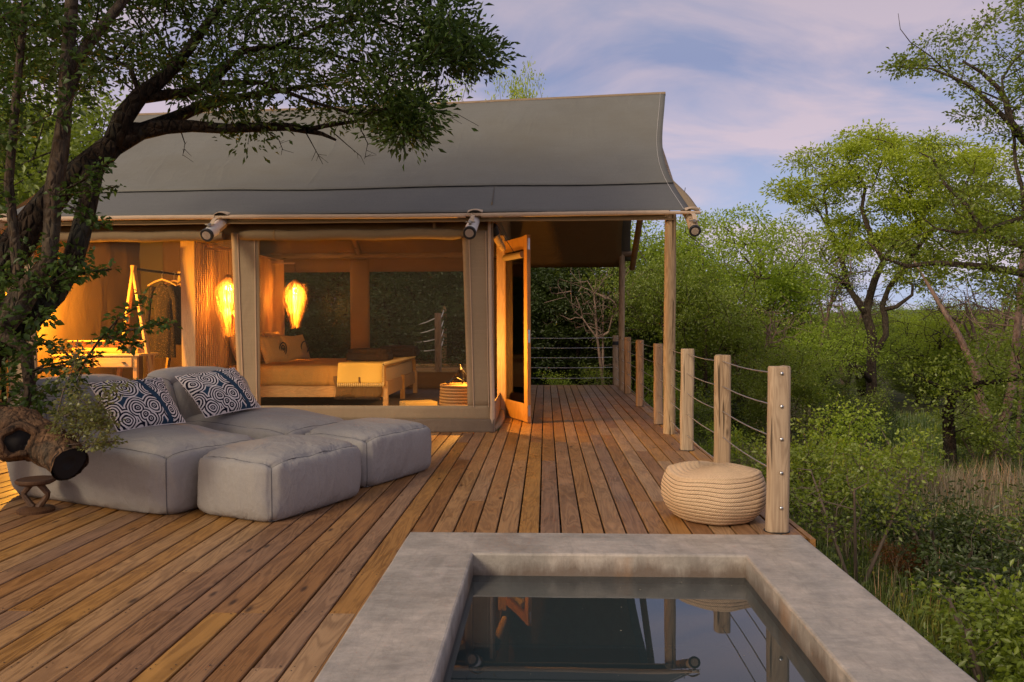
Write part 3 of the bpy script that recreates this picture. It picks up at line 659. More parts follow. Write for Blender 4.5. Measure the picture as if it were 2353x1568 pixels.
wl = MB(); wl.sheet(lambda u, v: div(u, v, PX0, PX1, .02, 1.37), 60, 8, .006).sheet(lambda u, v: div(u, v, -5.98, PX1, 1.37, 2.75, .035), 60, 8, .006); wl.build('bathroom_curtain_wall', CURT, T, smooth='all')
MB().sheet(lambda u, v: (-6.95+.98*u, 12.28, 1.37+1.2*v), 4, 4).build('bathroom_gauze', SCRS, T, fix=False)
wl = MB(); wl.sheet(lambda u, v: (-7.2+.9*u, 12.3+.03*math.sin(u*20), .02+1.35*v), 20, 4, .006).build('bathroom_curtain_wall', CANV, T, smooth='all')
fl = MB()
for i in range(38): fl.box((XL+.075+.15*i, 11.93, .022), (.145, 5.6, .03))
fl.build('tent_floor', m_wood('tent floor', (.10, .05, .028), (.20, .11, .06), axis=1, rough=.5, knots=False), T)

# ------------------------------------------------------------------ lamps and furniture inside
def point(name, loc, power, col, size=.05, parent=None):
    l = bpy.data.lights.new(name, 'POINT'); l.energy = power; l.color = col; l.shadow_soft_size = size
    o = bpy.data.objects.new(name, l); COL.objects.link(o); o.location = loc
    if parent: o.parent = parent; o.matrix_parent_inverse = Matrix.Translation(-parent.location)
    return o
WARM = (1., .36, .04)
def m_emit(name, col, s): a = N(name); return a.out(a.n('ShaderNodeEmission', {'Color': col, 'Strength': s}).outputs[0])
BULB = m_emit('lit bulb', (1., .62, .22), 60.)
a = N('palm fibre'); t = a.n('ShaderNodeAttribute', attribute_name='tint').outputs['Fac']
cc = a.ramp(t, [(0, (.38, .19, .06)), (1, (.80, .58, .28))])
FIBRE = a.out(a.n('ShaderNodeMixShader', {0: .55, 1: a.n('ShaderNodeBsdfDiffuse', {'Color': cc}).outputs[0], 2: a.n('ShaderNodeBsdfTranslucent', {'Color': cc}).outputs[0]}).outputs[0])
def pendant(loc, cord_top, label, hgt=.86, rad=.17, power=22):
    x, y, z = loc; P_ = thing('pendant_lamp', label, 'lamp', (x, y, z), 0, 'fringed pendant lamps beside the bed')
    MB().tube([(x, y, z-.02), (x+.004, y, (z+cord_top)/2), (x, y, cord_top)], .004, 6).build('cord', RUBBER, P_)
    MB().lathe([(.035, 0), (.042, .02), (.02, .035)], (x, y, z-.035), 16).build('cap', FIBRE, P_)
    MB().lathe([(.012, -.06), (.04, -.03), (.05, .01), (.035, .045), (.012, .06)], (x, y, z-.20), 14).build('bulb', BULB, P_, smooth='all')
    V = []; Fc = []; Tn = []; n = 680
    for i in range(n):
        g = random.uniform(0, 6.283); k = random.random(); L_ = hgt*(.52+.46*random.random()**.7) if k > .25 else hgt*random.uniform(.25, .6)
        rmax = rad*random.uniform(.22, 1.10)*(1.3 if k > .9 else 1); sw = random.uniform(-.25, .25); w = random.uniform(.0012, .0026); m_ = 7
        t0 = random.uniform(0, .55) if k < .5 else 0
        for j in range(m_+1):
            q = j/m_; qq = t0+(1-t0)*q; r = .030+rmax*math.sin(min(1, qq*2.1)*math.pi/2)*(1-.75*max(0, qq-.42)/.58)+.010*math.sin(j*1.9+i)
            gg = g+sw*q; px_, py_, pz_ = x+r*math.cos(gg), y+r*math.sin(gg), z-.01-L_*qq
            tx, ty = -math.sin(gg)*w, math.cos(gg)*w; V += [(px_-tx, py_-ty, pz_), (px_+tx, py_+ty, pz_)]
        b0 = i*(m_+1)*2
        for j in range(m_): Fc.append((b0+2*j, b0+2*j+1, b0+2*j+3, b0+2*j+2)); Tn.append(random.random())
    o = link('fringe', np_mesh('fringe', V, Fc, FIBRE, Tn), P_); o['kind'] = 'stuff'
    point('pendant_light', (x, y, z-.33), power, WARM, .05, P_); point('pendant_light', (x, y, z-.50), power*.45, WARM, .05, P_)
    return P_
HX = -4.60; HY0, HY1, HZ_ = 10.34, 13.98, 2.31
pendant((-4.305, 10.72, 1.92), 2.26, 'glowing fringed pendant lamp hanging at the near side of the slatted headboard', power=300)
pendant((-4.22, 13.35, 1.995), 2.27, 'glowing fringed pendant lamp hanging beyond the pillows, right of the headboard', .84, .18, power=300)

HB = thing('slatted_headboard', 'tall timber partition of upright slats behind the bed with a plain end board', 'partition', (HX, 12.2, 0))
MB().box((HX-.12, (HY0+HY1)/2+.02, HZ_/2+.03), (.10, HY1-HY0-.05, HZ_), bevel=.004).build('core', DARKW, HB)
MB().box((HX-.085, HY0-.012, HZ_/2+.035), (.185, .026, HZ_+.01), bevel=.004).build('end_board', FURNZ, HB)
sl = MB(); n_ = 56
for i in range(n_): y = HY0+.03+(HY1-HY0-.06)*i/(n_-1); sl.box((HX-.035, y, HZ_/2+.03), (.050, .034, HZ_-.02))
o = sl.build('slats', FURNZ, HB); o['kind'] = 'stuff'
MB().box((HX-.10, (HY0+HY1)/2, HZ_+.042), (.16, HY1-HY0, .022)).build('top_rail', FURN, HB)
for y in (10.72, 13.35): MB().box((HX+.16, y, HZ_-.045), (.44, .06, .022), bevel=.002).build('lamp_bracket', FURN, HB)
o = MB().box((HX-.022, 10.72, 1.03), (.012, .07, .13), bevel=.002).build('switch_plate', PAINT, HB)
o = MB().box((HX-.022, 10.72, .86), (.012, .07, .13), bevel=.002).build('switch_plate', FURN, HB)

# bed
BX0, BX1, BY0, BY1 = -4.56, -2.26, 11.2, 13.82
B = thing('bed', 'wide low wooden bed with a mustard duvet, seen through the gauze', 'bed', ((BX0+BX1)/2, 12.5, 0))
MB().box(((BX0+BX1)/2, BY0+.02, .29), (BX1-BX0, .04, .17), bevel=.004).build('side_rail', FURN, B)
MB().box(((BX0+BX1)/2, BY1-.02, .29), (BX1-BX0, .04, .17), bevel=.004).build('side_rail', FURN, B)
MB().box((BX1-.02, (BY0+BY1)/2, .31), (.035, BY1-BY0-.09, .20), bevel=.004).build('foot_rail', FURN, B)
for y in (BY0+.03, (BY0+BY1)/2+.06, BY1-.03): MB().box((BX1-.005, y, .235), (.07, .07, .40), bevel=.004).build('leg', FURNZ, B)
for y in (BY0+.3, BY1-.3): MB().box((BX0+.2, y, .12), (.07, .07, .2)).build('leg', FURNZ, B)
def soft_box(c, size, bul=.02, wr=.006, n=14, pw=5., seed=0, drop=None):
    """rounded, slightly wrinkled cushion-like block"""
    c = Vector(c); sx, sy, sz = [d/2 for d in size]; mb = MB(); idx = {}
    def vert(a, b, d):
        key = (round(a, 4), round(b, 4), round(d, 4))
        if key in idx: return idx[key]
        v = Vector((a, b, d)); nrm = (abs(a)**pw+abs(b)**pw+abs(d)**pw)**(1/pw); rr = min(sx, sy, sz)
        k = 1-.10*(1-1/nrm) if nrm > 1 else 1
        ed = lambda t: 1-t*t
        p_ = Vector((a*sx*(k if nrm > 1 else 1), b*sy*k, d*sz*k))
        p_ += Vector((a*abs(a)**6*bul*ed(b)*ed(d), b*abs(b)**6*bul*ed(a)*ed(d), d*abs(d)**6*bul*1.3*ed(a)*ed(b)))
        nn = mnoise.noise(Vector((p_.x*5+seed, p_.y*5, p_.z*9)))+.5*mnoise.noise(Vector((p_.x*14, p_.y*14+seed, p_.z*17)))
        p_ += Vector((a, b, d)).normalized()*nn*wr
        idx[key] = len(mb.v); mb.v.append(tuple(c+p_)); return idx[key]
    L_ = [math.sin((-1+2*i/n)*math.pi/2)*.35+(-1+2*i/n)*.65 for i in range(n+1)]
    for ax in range(3):
        for s_ in (-1, 1):
            for i in range(n):
                for j in range(n):
                    q = []
                    for (u, v) in ((i, j), (i+1, j), (i+1, j+1), (i, j+1)):
                        co = [L_[u], L_[v]]; co.insert(ax, s_); q.append(vert(*co))
                    mb.f.append(tuple(q))
    return mb
soft_box(((BX0+BX1)/2, (BY0+BY1)/2, .47), (BX1-BX0-.06, BY1-BY0-.10, .26), .01, .004).build('mattress', LINEN, B, smooth='all')
def duvet(u, v):
    x = BX0+.02+(BX1-BX0-.02)*u; w = (v*2-1); yy = (BY0+BY1)/2+w*(BY1-BY0)/2*1.0
    e_ = max(0, abs(w)-.86)/.14; z = .645-.275*e_**1.2+.012*mnoise.noise(Vector((x*3, yy*3, 0)))
    y = (BY0+BY1)/2+math.copysign(min(abs(w), .90)/.90*((BY1-BY0)/2+.015), w)+.012*mnoise.noise(Vector((x*9, z*3, 5)))*e_
    return (x, y, z)
MB().sheet(duvet, 60, 70, .02).build('duvet', SHEET, B, smooth='all')

def cushion(name, label, cat, bl, br, tr, tl, m, th=.12, group=None, n=26, puff=1., corner=.10):
    A, B_, C_, D = [Vector(p_) for p_ in (bl, br, tr, tl)]; cen = (A+B_+C_+D)/4; nn = (B_-A).cross(D-A).normalized()
    mb = MB()
    for sgn in (1, -1):
        def fn(u, v, sgn=sgn):
            a_, b_ = u*2-1, v*2-1; k = 1-corner*(1-abs(a_)**2)*abs(b_)**3; k2 = 1-corner*(1-abs(b_)**2)*abs(a_)**3
            uu, vv = (a_*k2+1)/2, (b_*k+1)/2
            p_ = (A*(1-uu)+B_*uu)*(1-vv)+(D*(1-uu)+C_*uu)*vv
            h = ((1-a_*a_)*(1-b_*b_))**.42*th*.5
            return p_+nn*sgn*(h*(1+.12*mnoise.noise(p_*6)))+nn*.006*mnoise.noise(p_*5)
        P0 = len(mb.v); mb.sheet(lambda u, v: tuple(fn(u, v)), n, n)
    root = tag(mb.build(name, m, None, smooth='all'), label, cat, group)
    uv = root.data.uv_layers.new(name='uv'); m1 = (n+1)**2
    co = [0.]*(len(root.data.loops)*2)
    for l in root.data.loops:
        q = l.vertex_index % m1; i, j = divmod(q, n+1); co[l.index*2] = i/n; co[l.index*2+1] = j/n
    uv.data.foreach_set('uv', co)
    ed = [Vector(root.data.vertices[i].co) for i in [k*(n+1) for k in range(n+1)]+[n*(n+1)+k for k in range(1, n+1)]+[k*(n+1)+n for k in range(n-1, -1, -1)]+[k for k in range(n-1, -1, -1)]]
    MB().tube(ed, .004, 5, cap=False).build('piping', m, root, smooth='all')
    return root
PILM = m_canvas('pillow linen', (.60, .40, .17), stain=.05, wr=.6, wscale=9.)
PILT = m_canvas('tan cushion', (.42, .28, .12), stain=.05, wr=.6, wscale=9.)
g_ = 'pillows piled against the headboard'
for (x, y, s_, h_, lb) in [(-4.50, 11.62, .64, .46, 'large pale pillow at the near end of the headboard row'), (-4.50, 12.35, .64, .46, 'large pale pillow in the middle of the headboard row'), (-4.50, 13.10, .64, .46, 'large pale pillow at the far end of the headboard row'),
                        (-4.36, 11.95, .60, .42, 'pale pillow leaning in the second row, nearer the window'), (-4.36, 12.80, .60, .42, 'pale pillow leaning in the second row, farther from the window')]:
    cushion('pillow', lb, 'pillow', (x+.10, y-s_/2, .66), (x+.10, y+s_/2, .66), (x-.05, y+s_/2, .66+h_), (x-.05, y-s_/2, .66+h_), PILM, .20, g_, 18)
def ringed(parent, c, nrm, up__, r, rings):
    nrm = Vector(nrm).normalized(); t_ = nrm.cross(Vector(up__)).normalized(); w_ = t_.cross(nrm)
    for k in rings: MB().tube([Vector(c)+t_*math.cos(g)*r*k+w_*math.sin(g)*r*k*1.15 for g in [i*math.pi/12 for i in range(25)]], .010, 5, cap=False).build('embroidered_ring', RUBBER, parent)
for (p0, p1, h_, lb, rings) in [((-4.03, 11.36), (-3.865, 11.90), .40, 'tan cushion with concentric embroidered rings in front of the pillows', (1, .55, .2)), ((-3.97, 12.15), (-3.76, 12.66), .40, 'tan cushion with a single embroidered ring leaning over the duvet', (1,))]:
    a0 = Vector((*p0, .67)); a1 = Vector((*p1, .67)); n_ = (a1-a0).cross(Vector((0, 0, 1))).normalized(); t_ = -n_*.16+Vector((0, 0, h_))
    c_ = cushion('ringed_cushion', lb, 'cushion', a0, a1, a1+t_, a0+t_, PILT, .17, 'ringed cushions on the bed', 18)
    ringed(c_, (a0*.28+a1*.72)+t_*.5+n_*.088, n_, t_, .085, rings)

# throw over the foot of the bed with tasselled edge
a = N('throw'); u_ = a.n('ShaderNodeUVMap', uv_map='uv').outputs[0]; sx = a.n('ShaderNodeSeparateXYZ', {0: u_})
def lines(src, where, w): 
    acc = None
    for q in where:
        l_ = a.math('LESS_THAN', a.math('ABSOLUTE', a.math('SUBTRACT', src, q)), w); acc = l_ if acc is None else a.math('MAXIMUM', acc, l_)
    return acc
ln = a.math('MAXIMUM', lines(sx.outputs[1], (.155, .165, .60, .66, .72, .78, .84, .90), .0055), 0.)
THROW = a.pbr(a.mix(ln, (.78, .56, .14), (.03, .025, .02)), .9, a.bump(a.noise(a.map(a.pos(), (200, 200, 200)), 1., 2), .3, .002), .1)
def throwf(u, v, lift=.0, x0=-2.92, x1=-2.30, drop=.27, far=BY1+.03):
    s_ = v*(drop+(far-BY0)+.2); x = x0+(x1-x0)*u+.015*math.sin(v*9)-.06*max(0, .2-v)*2*(1-u)
    if s_ < drop: z = .675-(drop-s_); y = BY0-.045-.012*math.sin(u*9)
    elif s_ < drop+.06: k = (s_-drop)/.06*math.pi/2; z = .675+.02*math.sin(k); y = BY0-.045+.06*(1-math.cos(k))
    elif s_ > drop+(far-BY0): k = s_-drop-(far-BY0); z = .690-k; y = far+.01
    else: z = .692; y = BY0+(s_-drop)
    return (x+.004*mnoise.noise(Vector((x*9, y*9, z*9))), y-lift, z+lift+.006*mnoise.noise(Vector((x*6, y*6, 0))))
tm = MB().sheet(lambda u, v: throwf(u, v), 14, 110, .006); nn_ = 15*111
o = tm.build('throw_blanket', THROW, None, smooth='all', fix=False); tag(o, 'yellow cotton throw with dark stripes and knotted tassels over the bed foot', 'throw')
uv = o.data.uv_layers.new(name='uv'); co = []
for l in o.data.loops: q = l.vertex_index % nn_; i, j = divmod(q, 111); co += [i/14, j/110]
uv.data.foreach_set('uv', co)
ts = MB()
for i in range(24): x = -2.93+.64*i/23; ts.tube([(x, BY0-.05, .407), (x+.006, BY0-.055, .385), (x, BY0-.052, .355)], [.008, .013, .005], 5)
for j in range(44): y = BY0-.03+(BY1-BY0+.05)*j/43; ts.tube([(-2.30, y, .69), (-2.275, y+.004, .683), (-2.262, y, .655)], [.008, .012, .005], 5)
for j in range(9): ts.tube([(-2.305, BY0-.055, .66-.03*j), (-2.275, BY0-.062, .65-.03*j), (-2.268, BY0-.06, .625-.03*j)], [.005, .008, .004], 5)
t_ = ts.build('tassels', m_plain('tassel cotton', (.76, .60, .27), .9), o); t_['kind'] = 'stuff'
o2 = MB().sheet(lambda u, v: (-2.98+.66*u+.02*math.sin(v*5), BY0-.030+.006*math.sin(u*20), .20+.30*v+.012*math.sin(u*7)), 16, 6, .016).build('blanket', m_canvas('brown blanket', (.16, .095, .035), wr=.8, wscale=9.), None, smooth='all')
tag(o2, 'brown wool blanket with a dark fringe hanging under the yellow throw', 'blanket')
ts = MB()
for i in range(40): x = -2.98+.66*i/39; ts.tube([(x, BY0-.04, .212+.012*math.sin(i*.3)), (x+random.uniform(-.01, .01), BY0-.045, .175)], [.004, .003], 4)
t_ = ts.build('fringe', DARKW, o2); t_['kind'] = 'stuff'
TOWEL = m_canvas('dark towel', (.035, .022, .015), wr=.8, wscale=20.)
for (x, y, w_, lb) in [(-2.60, 11.75, .62, 'folded dark brown blanket on the near corner of the bed foot'), (-2.42, 13.15, .62, 'folded dark brown blanket on the far corner of the bed foot')]:
    o = soft_box((x, y, .755), (w_, .42, .10), .012, .006, 10).build('folded_blanket', TOWEL, None, smooth='all'); tag(o, lb, 'blanket', 'folded dark blankets on the bed')
    soft_box((x, y, .835), (w_*.92, .38, .07), .012, .006, 8).build('upper_fold', TOWEL, o, smooth='all')

# rug, barrel table, figurine, assumed lamp
a = N('rug'); p = a.pos(); ck = a.n('ShaderNodeTexWave', {0: a.map(p, (1, 1, 1)), 'Scale': 14., 'Distortion': 6., 'Detail': 3.}).outputs[1]
RUG = a.pbr(a.mix(ck, (.14, .10, .06), (.42, .34, .22)), .95, a.bump(ck, .6, .01), .1)
tag(MB().box((-2.0, 11.2, .047), (2.4, 3.0, .014), bevel=.003).build('rug', RUG), 'pale patterned woven rug on the tent floor at the foot of the bed', 'rug')
BT = thing('barrel_table', 'round cane side table bound in rings, behind the canvas corner', 'side table', (-1.03, 9.64, .04))
CANE = m_plain('cane', (.42, .24, .09), .5)
MB().lathe([(.225, 0), (.225, .44), (.20, .445)], (-1.03, 9.64, .04), 28).build('core', DARKW, BT)
for i in range(12): MB().tube([(-1.03+math.cos(g)*(.235+.008*math.sin(i*.28)), 9.64+math.sin(g)*(.235+.008*math.sin(i*.28)), .062+.036*i) for g in [k*math.pi/16 for k in range(33)]], .0175, 8, cap=False).build('cane_ring', CANE, BT, smooth='all')
MB().lathe([(.245, 0), (.255, .012), (.245, .024), (.1, .026)], (-1.03, 9.64, .484), 32).build('table_top', CANE, BT, smooth=True)
fgm = m_plain('dark bronze', (.014, .009, .006), .35, .6)
def skin_obj(name, joints, edges, m, lvl=2, parent=None):
    me = bpy.data.meshes.new(name); me.from_pydata([j[0] for j in joints], edges, []); o = link(name, me, parent)
    md = o.modifiers.new('skin', 'SKIN'); me.skin_vertices.data if hasattr(me, 'skin_vertices') and me.skin_vertices else None
    for v, j in zip(me.skin_vertices[0].data, joints): v.radius = (j[1], j[1]*j[2] if len(j) > 2 else j[1])
    me.skin_vertices[0].data[0].use_root = True
    s_ = o.modifiers.new('sub', 'SUBSURF'); s_.levels = lvl; s_.render_levels = lvl
    me.materials.append(m); return o
# seated bronze figure leaning on its arm
fx, fy, fz = -1.03, 9.62, .52
J = [((fx+.03, fy, fz+.03), .032), ((fx+.02, fy, fz+.10), .030), ((fx+.0, fy, fz+.17), .034), ((fx-.005, fy, fz+.20), .014), ((fx-.012, fy, fz+.235), .026),
     ((fx+.03, fy-.035, fz+.02), .020), ((fx-.06, fy-.05, fz+.075), .018), ((fx-.13, fy-.055, fz+.012), .013), ((fx-.17, fy-.06, fz+.010), .010),
     ((fx+.03, fy+.035, fz+.02), .020), ((fx-.08, fy+.04, fz+.045), .017), ((fx-.16, fy+.04, fz+.012), .012), ((fx-.195, fy+.04, fz+.01), .010),
     ((fx+.0, fy-.05, fz+.165), .013), ((fx-.045, fy-.065, fz+.12), .010), ((fx-.07, fy-.055, fz+.085), .009),
     ((fx+.01, fy+.05, fz+.165), .013), ((fx+.07, fy+.055, fz+.09), .010), ((fx+.10, fy+.055, fz+.012), .009)]
o = skin_obj('figurine', J, [(0, 1), (1, 2), (2, 3), (3, 4), (0, 5), (5, 6), (6, 7), (7, 8), (0, 9), (9, 10), (10, 11), (11, 12), (2, 13), (13, 14), (14, 15), (2, 16), (16, 17), (17, 18)], fgm)
tag(o, 'dark bronze figurine reclining on the cane side table', 'figurine')
FL = thing('assumed_table_lamp', 'assumed small lit lamp standing behind the figurine on the cane side table', 'lamp', (-.86, 9.66, .51))  # assumed from the warm light on door and deck; hidden by the canvas corner
MB().lathe([(.05, 0), (.05, .012), (.012, .02), (.012, .20)], (-.86, 9.66, .51), 16).build('stand', BRASS, FL, smooth=True)
MB().lathe([(.012, -.04), (.03, -.01), (.032, .02), (.012, .045)], (-.86, 9.66, .77), 14).build('bulb', BULB, FL, smooth='all')
point('assumed_table_light', (-.86, 9.66, .875), 120, (1., .46, .07), .03, FL)
o = MB().box((-1.62, 10.1, .17), (.42, .30, .17), Matrix.Rotation(R(24), 3, 'Z'), .01).build('footstool', m_canvas('footstool cover', (.42, .30, .12)), None); tag(o, 'low upholstered footstool beside the bed leg on the rug', 'footstool')

# bathroom side: clothes rack, hangers, clothes, vanity, wall lamp
RK = thing('clothes_rack', 'A-frame wooden clothes rack with a dark hanging rail', 'clothes rack', (-5.24, 10.5, 0))
for y in (10.0, 11.3):
    for s_ in (-1, 1):
        A = Vector((-5.24+s_*.30, y, .03)); Bv = Vector((-5.24-s_*.012, y+.002*s_, 2.0)); d = (Bv-A)
        rot = d.to_track_quat('Z', 'Y').to_matrix(); MB().box((A+Bv)/2, (.080, .034, d.length), rot, .006).build('leg', FURNZ, RK)
MB().tube([(-5.24, 9.96, 1.955), (-5.24, 11.34, 1.955)], .016, 10).build('rail', RUBBER, RK, smooth=True)
DRESS = N('dotted dress'); p = DRESS.pos(); v = DRESS.n('ShaderNodeTexVoronoi', {0: DRESS.map(p, (38, 38, 38)), 'Scale': 1.}).outputs[0]
DRESSM = DRESS.pbr(DRESS.mix(DRESS.ramp(v, [(.22, 1.), (.3, 0.)]), (.016, .010, .012), (.10, .065, .035)), .9)
for i, (y, m_, ln_, lb) in enumerate([(10.75, DRESSM, 1.02, 'long dark dotted dress hanging from the rack, nearest the viewer'), (11.02, m_plain('dark robe', (.03, .02, .022), .9), .85, 'dark robe hanging behind the dotted dress on the rack')]):
    x = -5.24+.04*i
    hg = thing('clothes_hanger', ('wooden hanger carrying the dotted dress' if i == 0 else 'wooden hanger carrying the dark robe'), 'hanger', (x, y, 1.86), 0, 'wooden hangers on the rail')
    MB().tube([(x-.20, y, 1.775), (x-.10, y, 1.83), (x, y, 1.862), (x+.10, y, 1.83), (x+.20, y, 1.775)], [.010, .013, .014, .013, .010], 8).build('arms', FURN, hg, smooth=True)
    MB().tube([(x, y, 1.862), (x, y, 1.93), (x+.02, y, 1.955), (x, y, 1.98), (x-.02, y, 1.965)], .0028, 6).build('hook', STEEL, hg)
    n_ = 28; dm = MB(); q = 0
    for k in range(13):
        t = k/12; z = 1.81-ln_*t; hw_ = .06+.10*min(1, t*14) if t < .1 else .16-.055*math.sin(min(1, (t-.1)/.5)*math.pi)+.02*max(0, t-.5); dp = .035+.03*t
        for j in range(n_):
            g = 2*math.pi*j/n_; f_ = 1+.16*math.sin(g*7+k*.3)*t; dm.v.append((x+hw_*math.cos(g)*f_, y+dp*math.sin(g)*f_, z-.035*abs(math.cos(g))*(1-t)))
    for k in range(12):
        for j in range(n_): dm.f.append((k*n_+j, k*n_+(j+1) % n_, (k+1)*n_+(j+1) % n_, (k+1)*n_+j))
    for s_ in (-1, 1): dm.tube([(x+s_*.12, y-.01, 1.765), (x+s_*.185, y-.02, 1.58), (x+s_*.20, y-.025, 1.27)], [.045, .042, .036], 10)
    tag(dm.build('hanging_dress' if i == 0 else 'hanging_robe', m_, None, smooth='all'), lb, 'clothes')
V_ = thing('vanity_table', 'wooden vanity table with drawers and a raised back shelf behind the tree', 'table', (-5.6, 9.95, 0))
MB().box((-5.60, 9.95, .865), (1.14, .50, .028), bevel=.004).build('table_top', FURN, V_)
MB().box((-5.60, 9.73, .775), (1.06, .025, .13)).build('apron', FURN, V_)
for x in (-5.86, -5.36): o = MB().box((x, 9.715, .775), (.46, .02, .11), bevel=.004).build('drawer', FURN, V_); MB().box((x+.13, 9.70, .775), (.04, .02, .015)).build('handle', RUBBER, o)
for x in (-6.10, -5.10):
    for y in (9.75, 10.16): MB().box((x, y, .43), (.05, .05, .84), bevel=.004).build('leg', FURNZ, V_)
MB().box((-5.66, 10.17, .955), (1.0, .025, .15), bevel=.004).build('back_shelf', FURN, V_); MB().box((-5.66, 10.12, 1.035), (1.0, .12, .016), bevel=.003).build('ledge', FURN, V_)
tag(MB().box((-5.9, 9.9, .893), (.30, .18, .03), bevel=.004).build('tray', DARKW), 'small dark tray lying on the vanity table', 'tray')
tag(MB().lathe([(.04, 0), (.045, .05), (.035, .09), (.02, .10)], (-5.25, 9.88, .88), 14).build('cup', DARKW, smooth=True), 'small dark cup at the right end of the vanity table', 'cup')
VL = thing('vanity_lamp', 'small shaded lamp lit at the left end of the vanity', 'lamp', (-6.0, 9.40, 1.7))
MB().lathe([(.10, -.09), (.065, .06), (.02, .075)], (-6.0, 9.40, 1.74), 18).build('lamp_shade', FIBRE, VL, smooth=True)
MB().lathe([(.012, -.04), (.03, -.01), (.03, .02), (.012, .04)], (-6.0, 9.40, 1.70), 12).build('bulb', BULB, VL, smooth='all')
MB().tube([(-6.0, 9.40, 1.81), (-6.0, 9.40, 2.3)], .004, 5).build('cord', RUBBER, VL)
point('vanity_light', (-6.0, 9.40, 1.60), 460, (1., .41, .03), .04, VL)

LN = thing('assumed_lantern', 'assumed small lit lantern on a post at the unseen left end of the deck', 'lantern', (-5.3, 3.1, 0))  # assumed source, added out of view to cast the amber light on the deck
MB().tube([(-5.3, 3.1, 0), (-5.3, 3.1, 1.85)], .045, 10).build('post', POLE, LN, smooth=True)
MB().lathe([(.09, .22), (.10, .20), (.02, .27)], (-5.3, 3.1, 1.84), 16).build('cap', BRASS, LN); MB().lathe([(.08, 0), (.08, .015)], (-5.3, 3.1, 1.85), 16).build('base', BRASS, LN)
MB().lathe([(.012, -.04), (.03, -.01), (.03, .02), (.012, .04)], (-5.3, 3.1, 1.93), 12).build('bulb', BULB, LN, smooth='all')
point('assumed_lantern_light', (-5.3, 3.1, 2.005), 52, (1., .50, .13), .025, LN)

# ------------------------------------------------------------------ daybeds and ottomans
UX = Vector((.915, -.403, 0)).normalized(); UY = Vector((.403, .915, 0)).normalized(); UZ = Vector((0, 0, 1))
def bag(mb, o_, L_, W_, hfun, seed=0, n=22, bul=.045, shear=None, foot=.0):
    """stuffed fabric block: o_ front-left foot corner, L_ along UX, W_ along UY; hfun(s,w)->height"""
    idx = {}; G_ = [-1+2*i/n for i in range(n+1)]; G_ = [.75*g+.25*math.sin(g*math.pi/2) for g in G_]
    def vert(a, b, d):
        key = (round(a, 4), round(b, 4), round(d, 4))
        if key in idx: return idx[key]
        s_, w_ = (a+1)/2, (b+1)/2; top = hfun(s_, w_); e = lambda t: 1-t*t
        R_ = .045
        cor = (abs(a)**9*abs(b)**9+abs(a)**9*abs(d)**9+abs(b)**9*abs(d)**9)
        x = s_*L_; y = w_*W_; z = (d+1)/2*top
        x -= math.copysign(R_*cor*.55, a)*abs(a); y -= math.copysign(R_*cor*.55, b)*abs(b); z -= math.copysign(R_*cor*.5, d)*abs(d)*(1 if d > 0 else -.0)
        x += math.copysign(bul*abs(a)**7*(e(b)**.6)*(e(d)**.7), a); y += math.copysign(bul*abs(b)**7*(e(a)**.6)*(e(d)**.7), b)
        if d > 0: z += bul*1.0*d**7*(e(a)**.8)*(e(b)**.8)
        x -= math.copysign(foot*max(0, -d-.4)**1.5, a)*abs(a)**5; y -= math.copysign(foot*max(0, -d-.4)**1.5, b)*abs(b)**5
        if shear: x += shear((d+1)/2, s_)
        # creases run away from the edges and corners
        edge = max(min(abs(a), abs(b)), min(abs(a), abs(d)), min(abs(b), abs(d)))
        q = Vector((x*2.2+seed, y*2.2, z*2.2)); wv = mnoise.noise(q)*.014
        side = abs(d) < .995
        cr = (mnoise.noise(Vector((x*(5 if not side else 17)+seed, y*(17 if side else 7), z*2.2+seed)))-.25*abs(mnoise.noise(Vector((x*11+seed, y*11, z*4)))))*.022*edge**4
        cr2 = mnoise.noise(Vector((x*24, y*24+seed, z*(9 if side else 24))))*.007*edge**2
        nn = Vector((a**5 if abs(a) > .9 else 0, b**5 if abs(b) > .9 else 0, d**5 if abs(d) > .9 else 0)); nn = nn.normalized() if nn.length > 0 else Vector((0, 0, 1))
        p_ = Vector((x, y, max(z, 0)))+nn*(wv+cr+cr2)*(1 if z > .02 else .2)
        P_ = Vector(o_)+UX*p_.x+UY*p_.y+UZ*(max(p_.z, 0)+.003)
        idx[key] = len(mb.v); mb.v.append(tuple(P_)); return idx[key]
    for ax in range(3):
        for s_ in (-1, 1):
            for i in range(n):
                for j in range(n):
                    q = []
                    for (u, v) in ((i, j), (i+1, j), (i+1, j+1), (i, j+1)):
                        co = [G_[u], G_[v]]; co.insert(ax, s_); q.append(vert(*co))
                    mb.f.append(tuple(q))
    # seams along the top edges and upright corners
    seams = []
    for b in (-1, 1): seams.append([vert(g, b, 1) for g in G_])
    for a in (-1, 1): seams.append([vert(a, g, 1) for g in G_])
    for a in (-1, 1):
        for b in (-1, 1): seams.append([vert(a, b, g) for g in G_])
    return seams
SEAM = m_plain('seam thread', (.10, .095, .10), .9)
def build_bag(name, parent, *args, **kw):
    mb = MB(); se = bag(mb, *args, **kw); lines_ = [[Vector(mb.v[i]) for i in s_] for s_ in se]
    o = mb.build(name, BAGM, parent, smooth='all'); sm_ = MB()
    for l_ in lines_: sm_.tube(l_, .0036, 4, cap=False)
    s_ = sm_.build('seam_piping', SEAM, o if parent is not None else o, smooth='all'); return o
def ottoman(name, label, o_, seed):
    O = thing(name, label, 'ottoman', tuple(o_), 0, 'grey fabric ottomans')
    build_bag('cover', O, o_, .67, .94, lambda s_, w_: .41-.015*s_, seed=seed)
    return O
OL = Vector((-2.310, 5.135, 0))
ottoman('ottoman', 'grey fabric ottoman at the very front of the daybeds', OL, 3.)
ottoman('ottoman', 'grey fabric ottoman farther back, at the right end of the group', Vector((-1.95, 6.20, 0)), 8.)
